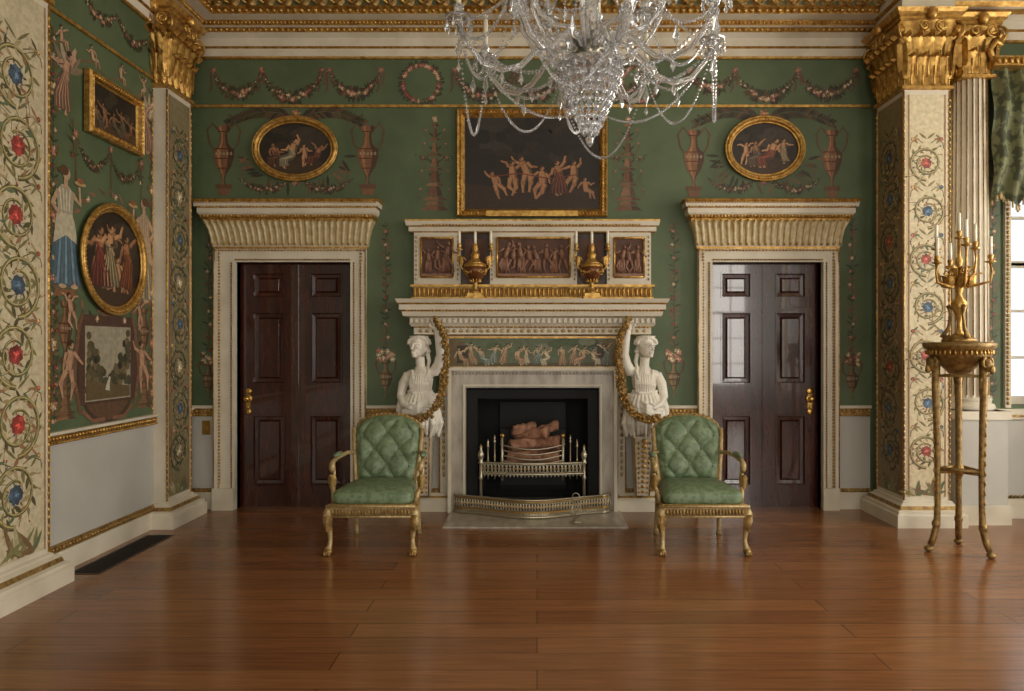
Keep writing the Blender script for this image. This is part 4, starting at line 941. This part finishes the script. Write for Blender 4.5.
    m.tube([(x,y,z) for x,y,z in ol],.016,G,8,True); m.tube([(x*1.0,y-.015,z) for x,y,z in ol],.007,GOLDD,6,True)
    m.add([(x,y+.012,z) for x,y,z in ol],[tuple(range(len(ol)))],FABRIC)
    for i in range(13):
        u=-.85+1.7*i/12; x,y,z=bk(u,1); m.ell((x,y-.01,z+.01),(.014,.01,.010),GOLDD,6,4)
    m.obj('armchair',None,loc)
chair((-1.19,5.60,0)); chair((1.20,5.60,0))
# ------------- torchere & candelabrum -------------
tx,ty=3.08,5.40
m=MB()
for k in range(3):
    a=-pi/2+.55+2*pi*k/3; c_,s_=math.cos(a),math.sin(a)
    P3=lambda r,z:(r*c_,r*s_,z)
    m.tube([P3(.17,1.40),P3(.175,1.2),P3(.165,.9),P3(.16,.6),P3(.16,.35),P3(.165,.2),P3(.19,.1),P3(.215,.045)],[.03,.027,.024,.022,.021,.024,.024,.022],AGED,9)
    m.ell(P3(.225,.022),(.034,.034,.022),AGED); m.ell(P3(.17,.2),(.03,.03,.038),AGED)
    m.ell(P3(.20,1.36),(.034,.034,.05),AGED); m.ell(P3(.23,1.33),(.02,.02,.034),GOLDD)
    for q in (-1,1):
        pts=[]
        for j in range(14): t=j/13; b_=3.2*pi*t*.6; rr=.038*(1-.5*t); pts.append((P3(.2,0)[0]-s_*q*(.03+rr*math.sin(b_)),P3(.2,0)[1]+c_*q*(.03+rr*math.sin(b_)),1.375+rr*math.cos(b_)))
        m.tube(pts,.011,GOLDD,5)
    m.leaf(P3(.175,1.15),(c_,s_,0),.05,.15,.02,GOLDD,3)
    for j in range(12): m.ell(P3(.19-.012*j/12,1.08-.07*j),(.009,.009,.022),GOLDD,6,4)
    m.tube([P3(.16,.58),P3(0,.58)],.013,AGED,7)
    a2=a+2*pi/3; m.tube([P3(.16,.60),(.16*math.cos(a2),.16*math.sin(a2),.60)],.014,AGED,7); m.tube([P3(.175,1.28),(.175*math.cos(a2),.175*math.sin(a2),1.28)],.010,AGED,7)
m.lathe([(.01,.52),(.03,.56),(.04,.58),(.03,.62),(.012,.66),(.02,.7),(.004,.74)],(0,0,0),GOLDD,14)
m.lathe([(.02,1.28),(.07,1.30),(.12,1.35),(.16,1.40),(.19,1.41),(.2,1.43),(.21,1.47),(.235,1.485),(.24,1.51),(.235,1.52),(.2,1.525)],(0,0,0),AGED,32)
for i in range(40): a=2*pi*i/40; m.ell((.213*math.cos(a),.213*math.sin(a),1.45),(.009,.009,.02),GOLD,6,4)
m.obj('tripod_torchere',None,(tx,ty,0))
m=MB()
m.lathe([(.13,0),(.13,.02),(.11,.03),(.10,.05)],(0,0,0),GOLDD,6)
for k in range(3):
    a=-pi/2+2*pi*k/3; c_,s_=math.cos(a),math.sin(a)
    m.tube([(.11*c_,.11*s_,.03),(.07*c_,.07*s_,.1),(.05*c_,.05*s_,.2),(.07*c_,.07*s_,.27)],[.02,.012,.01,.016],GOLDD,7)
m.lathe([(.05,.05),(.02,.08),(.015,.14),(.03,.2),(.05,.25),(.055,.29),(.03,.32),(.018,.35),(.03,.39),(.035,.43),(.018,.47),(.014,.55),(.028,.59),(.012,.63),(.012,.74)],(0,0,0),GOLD,16)
for i in range(10): a=2*pi*i/10; m.leaf((.018*math.cos(a),.018*math.sin(a),.46),(math.cos(a),math.sin(a),0),.03,.09,.05,GOLD,2)
def nozzle(x,y,z):
    m.lathe([(.006,0),(.012,.01),(.035,.018),(.036,.025),(.012,.03),(.016,.05),(.02,.065),(.02,.07)],(x,y,z),GOLD,12); m.lathe([(.012,.07),(.012,.20)],(x,y,z),CANDLE,10); m.tube([(x,y,z+.20),(x,y,z+.212)],.0015,IRON,4)
for k in range(6):
    a=2*pi*k/6+.3; c_,s_=math.cos(a),math.sin(a); rr=.20 if k%2 else .15; zt=.55 if k%2 else .67
    m.tube([(.02*c_,.02*s_,.45),(.06*c_,.06*s_,.40),(.11*c_,.11*s_,.41),(rr*c_,rr*s_,zt-.12),((rr+.01)*c_,(rr+.01)*s_,zt-.05),(rr*c_,rr*s_,zt)],[.010,.012,.011,.009,.008,.008],GOLD,7)
    m.leaf((.08*c_,.08*s_,.40),(c_,s_,0),.05,.1,.05,GOLD,2); m.tube([(.09*c_,.09*s_,.42),(.06*c_,.06*s_,.5),(.09*c_,.09*s_,.53),(.1*c_,.1*s_,.5)],.006,GOLD,5)
    nozzle(rr*c_,rr*s_,zt)
nozzle(0,0,.74)
m.obj('gilt_candelabrum',None,(tx,ty,1.525))
# ------------- chandelier -------------
cx,cy=.25,3.5
m=MB()
def glathe(pr,n=16): m.lathe(pr,(cx,cy,0),GLASS,n,None,False)
glathe([(.004,2.44),(.016,2.455),(.022,2.475),(.012,2.49),(.02,2.51),(.03,2.53),(.02,2.56)])
glathe([(.03,2.70),(.09,2.76),(.13,2.82),(.15,2.83),(.12,2.835),(.05,2.84),(.035,2.88),(.055,2.92),(.06,2.97),(.035,3.02),(.03,3.1),(.05,3.14),(.07,3.22),(.04,3.3),(.025,3.4),(.04,3.5),(.06,3.56),(.03,3.62),(.02,3.8)],20)
m.lathe([(.035,2.845),(.06,2.85),(.065,2.90),(.05,2.93)],(cx,cy,0),STEEL,20)
m.tube([(cx,cy,3.75),(cx,cy,CZ)],.012,BRASS,8); m.lathe([(.06,CZ-.06),(.09,CZ-.01),(.09,CZ)],(cx,cy,0),BRASS,16)
def drop(p,L,r=.011):
    x,y,z=p; m.bead((x,y,z-.008),.006,.008,GLASS)
    vs=[(x,y,z-.014)]+[(x+r*math.cos(2*pi*i/6),y+r*.6*math.sin(2*pi*i/6),z-.014-L*.62) for i in range(6)]+[(x,y,z-.014-L)]
    m.add(vs,[(0,1+i,1+(i+1)%6) for i in range(6)]+[(7,1+(i+1)%6,1+i) for i in range(6)],GLASS)
def chain(p,q,sag,r=.010):
    p=Vector(p);q=Vector(q); L=(q-p).length+1.6*sag; n=max(4,int(L/(r*2.3)))
    for i in range(n+1):
        t=i/n; w=p.lerp(q,t); w.z-=sag*4*t*(1-t); rr=r*(.75+.35*math.sin(pi*t)); m.bead(w,rr,rr,GLASS)
def pan(x,y,z,r=.06,cand=True):
    m.lathe([(.008,-.03),(.014,-.015),(.02,0),(r,.012),(r+.003,.02),(r*.6,.01),(.018,.012),(.016,.04),(.024,.06),(.022,.075)],(x,y,z),GLASS,14,None,False)
    for k in range(10): a=2*pi*k/10; drop((x+r*math.cos(a),y+r*math.sin(a),z+.012),.05,.009)
    if cand: m.lathe([(.012,.07),(.012,.21)],(x,y,z),CANDLE,10); m.lathe([(.008,.21),(.012,.23),(.003,.27)],(x,y,z),GLASS,8)
ends=[]
NA=8; RA=.62
for k in range(NA):
    a=2*pi*k/NA+.2; c_,s_=math.cos(a),math.sin(a)
    pr=[(.05,2.88),(.10,2.93),(.17,2.94),(.25,2.88),(.33,2.80),(.42,2.77),(.51,2.80),(.58,2.88),(.62,2.96)]
    m.tube([(cx+r*c_,cy+r*s_,z) for r,z in pr],[.016,.016,.016,.015,.015,.014,.014,.012,.012],GLASS,6)
    e=(cx+RA*c_,cy+RA*s_,2.98); ends.append(e); pan(*e)
    pr=[(.05,2.93),(.12,2.98),(.2,2.97),(.28,3.0),(.34,3.08),(.36,3.14)]; a+=pi/NA; c_,s_=math.cos(a),math.sin(a)
    m.tube([(cx+r*c_,cy+r*s_,z) for r,z in pr],.012,GLASS,6); pan(cx+.36*c_,cy+.36*s_,3.15)
    m.tube([(cx+r*c_,cy+r*s_,z) for r,z in ((.05,2.9),(.16,2.85),(.26,2.9),(.33,3.02),(.32,3.2),(.24,3.28),(.2,3.2))],[.01,.01,.01,.009,.008,.007,.005],GLASS,6)
    drop((cx+.2*c_,cy+.2*s_,3.2),.09,.014)
for k in range(NA):
    e=Vector(ends[k]); f=Vector(ends[(k+1)%NA]); e.z=f.z=2.97
    chain(e,f,.14)
    a=2*pi*k/NA+.2; c_,s_=math.cos(a),math.sin(a)
    chain(e,(cx+.06*c_,cy+.06*s_,3.55),.10,.010); chain(e,(cx+.15*c_,cy+.15*s_,2.83),.12,.011)
    g=ends[(k+1)%NA]
    if k%2==0: chain((e.x,e.y,2.95),(cx+.06*c_,cy+.06*s_,2.60),.16,.008)
    chain((e.x,e.y,2.95),(g[0],g[1],2.95),.42 if k%2 else .30,.008)
    drop((e.x,e.y,2.93),.11,.017); drop((e.x,e.y,2.81),.05,.012)
    mid=(e+f)/2; drop((mid.x,mid.y,2.83),.09,.015)
    for r_ in (.2,.33,.42): drop((cx+r_*c_,cy+r_*s_,2.92 if r_==.2 else 2.79),.07,.014)
for (r,z,n) in ((.15,2.83,24),(.14,2.79,24),(.125,2.755,22),(.11,2.72,20),(.095,2.685,18),(.08,2.65,15),(.065,2.615,13),(.05,2.58,11),(.035,2.55,8)):
    for k in range(n): a=2*pi*(k+.5*(int(z*1000)%2))/n; drop((cx+r*math.cos(a),cy+r*math.sin(a),z),.045,.013)
for k in range(12):
    a=2*pi*k/12; b_=2*pi*(k+1)/12; chain((cx+.155*math.cos(a),cy+.155*math.sin(a),2.84),(cx+.155*math.cos(b_),cy+.155*math.sin(b_),2.84),.04,.008)
m.obj('crystal_chandelier')
# ------------- curtain -------------
m=MB(); x0=X(996,6.2); vs=[];fs=[];NI,NJ=60,26; top=Z(64,6.2)
def cdz(u): return 1.12-.06*math.sin(u*30) if u<.2 else 1.12-.75*min(1,(u-.2)/.35)+.25*math.sin(pi*min(1,max(0,(u-.45)/.55)))
for j in range(NJ+1):
    v=j/NJ
    for i in range(NI+1):
        u=i/NI; x=x0+1.35*u
        y=6.25+.035*math.sin(u*60+v*3)+.02*math.sin(v*14+u*8)-.16*v*(1-v)
        vs.append((x,y,top-cdz(u)*v))
for j in range(NJ):
    for i in range(NI): k=j*(NI+1)+i; fs.append((k,k+1,k+NI+2,k+NI+1))
m.add(vs,fs,CURT,True)
m.box(x0-.03,x0+1.4,6.16,6.42,top-.02,top+.06,GOLD); m.eggs((x0-.03,6.15,top+.02),(x0+1.4,6.15,top+.02),.05,(.02,.015,.03),GOLD)
m.tube([(x0-.02,6.2,top+.03),(x0-.05,6.2,top+.12),(x0+.0,6.2,top+.2),(x0+.05,6.2,top+.16)],.025,GOLD,8)
for i in range(60): 
    u=i/59; z=top-cdz(u); m.tube([(x0+1.35*u,6.25+.035*math.sin(u*60+3),z),(x0+1.35*u,6.25+.035*math.sin(u*60+3),z-.05)],.009,CREAMG,5)
m.obj('window_curtain')
m=MB()
x=W0-.05; m.box(x,x+.05,YB-.03,YB,.96,wz1,WHITE); m.eggs((x+.02,YB-.035,.98),(x+.02,YB-.035,wz1),.04,(.014,.012,.018),GOLD)
m.obj('trim_window_architrave')
# ------------- floor vent & socket -------------
VENT=mat('vent_bronze',(60,42,30),.45,.4)
m=MB(); m.box(-3.08,-2.87,4.85,5.85,.0,.003,VENT)
for i in range(40): y=4.88+.94*i/39; m.box(-3.06,-2.89,y,y+.010,.003,.006,IRON)
m.obj('floor_vent_grille')
m=MB(); m.box(X(203),X(211),D-.02,D-.012,Z(434),Z(420),BRASS); m.box(X(206),X(208),D-.026,D-.02,Z(429),Z(425),BRASS); m.obj('wall_socket')
# ---------------- lighting ----------------
w=bpy.data.worlds.new('sky'); bpy.context.scene.world=w; w.use_nodes=True
bg=w.node_tree.nodes['Background']; bg.inputs[0].default_value=(.88,.94,1,1); bg.inputs[1].default_value=1.3
def area(name,loc,rot,sx,sy,e,col=(1,.94,.84)):
    l=bpy.data.lights.new(name,'AREA'); l.shape='RECTANGLE'; l.size=sx; l.size_y=sy; l.energy=e; l.color=col
    o=bpy.data.objects.new(name,l); o.location=loc; o.rotation_euler=rot; link(o)
for w_,e in zip(wins,(110,170,190)): area('window_daylight',(RX+.5,(w_[0]+w_[1])/2,2.3),(0,pi/2,0),3.4,1.3,e)
for w_,e in zip(swins,(50,100,140)): area('window_daylight',((w_[0]+w_[1])/2,YS-.5,2.3),(pi/2,0,0),1.3,3.4,e)
# ---------------- camera ----------------
cam=bpy.data.cameras.new('camera'); co=bpy.data.objects.new('camera',cam); link(co)
co.location=(0,0,H); co.rotation_euler=(pi/2,0,0); cam.sensor_width=36; cam.lens=F/1024*36; cam.shift_x=-(CX-512)/1024; cam.clip_start=.05
bpy.context.scene.camera=co
bpy.context.scene.view_settings.view_transform='Standard'
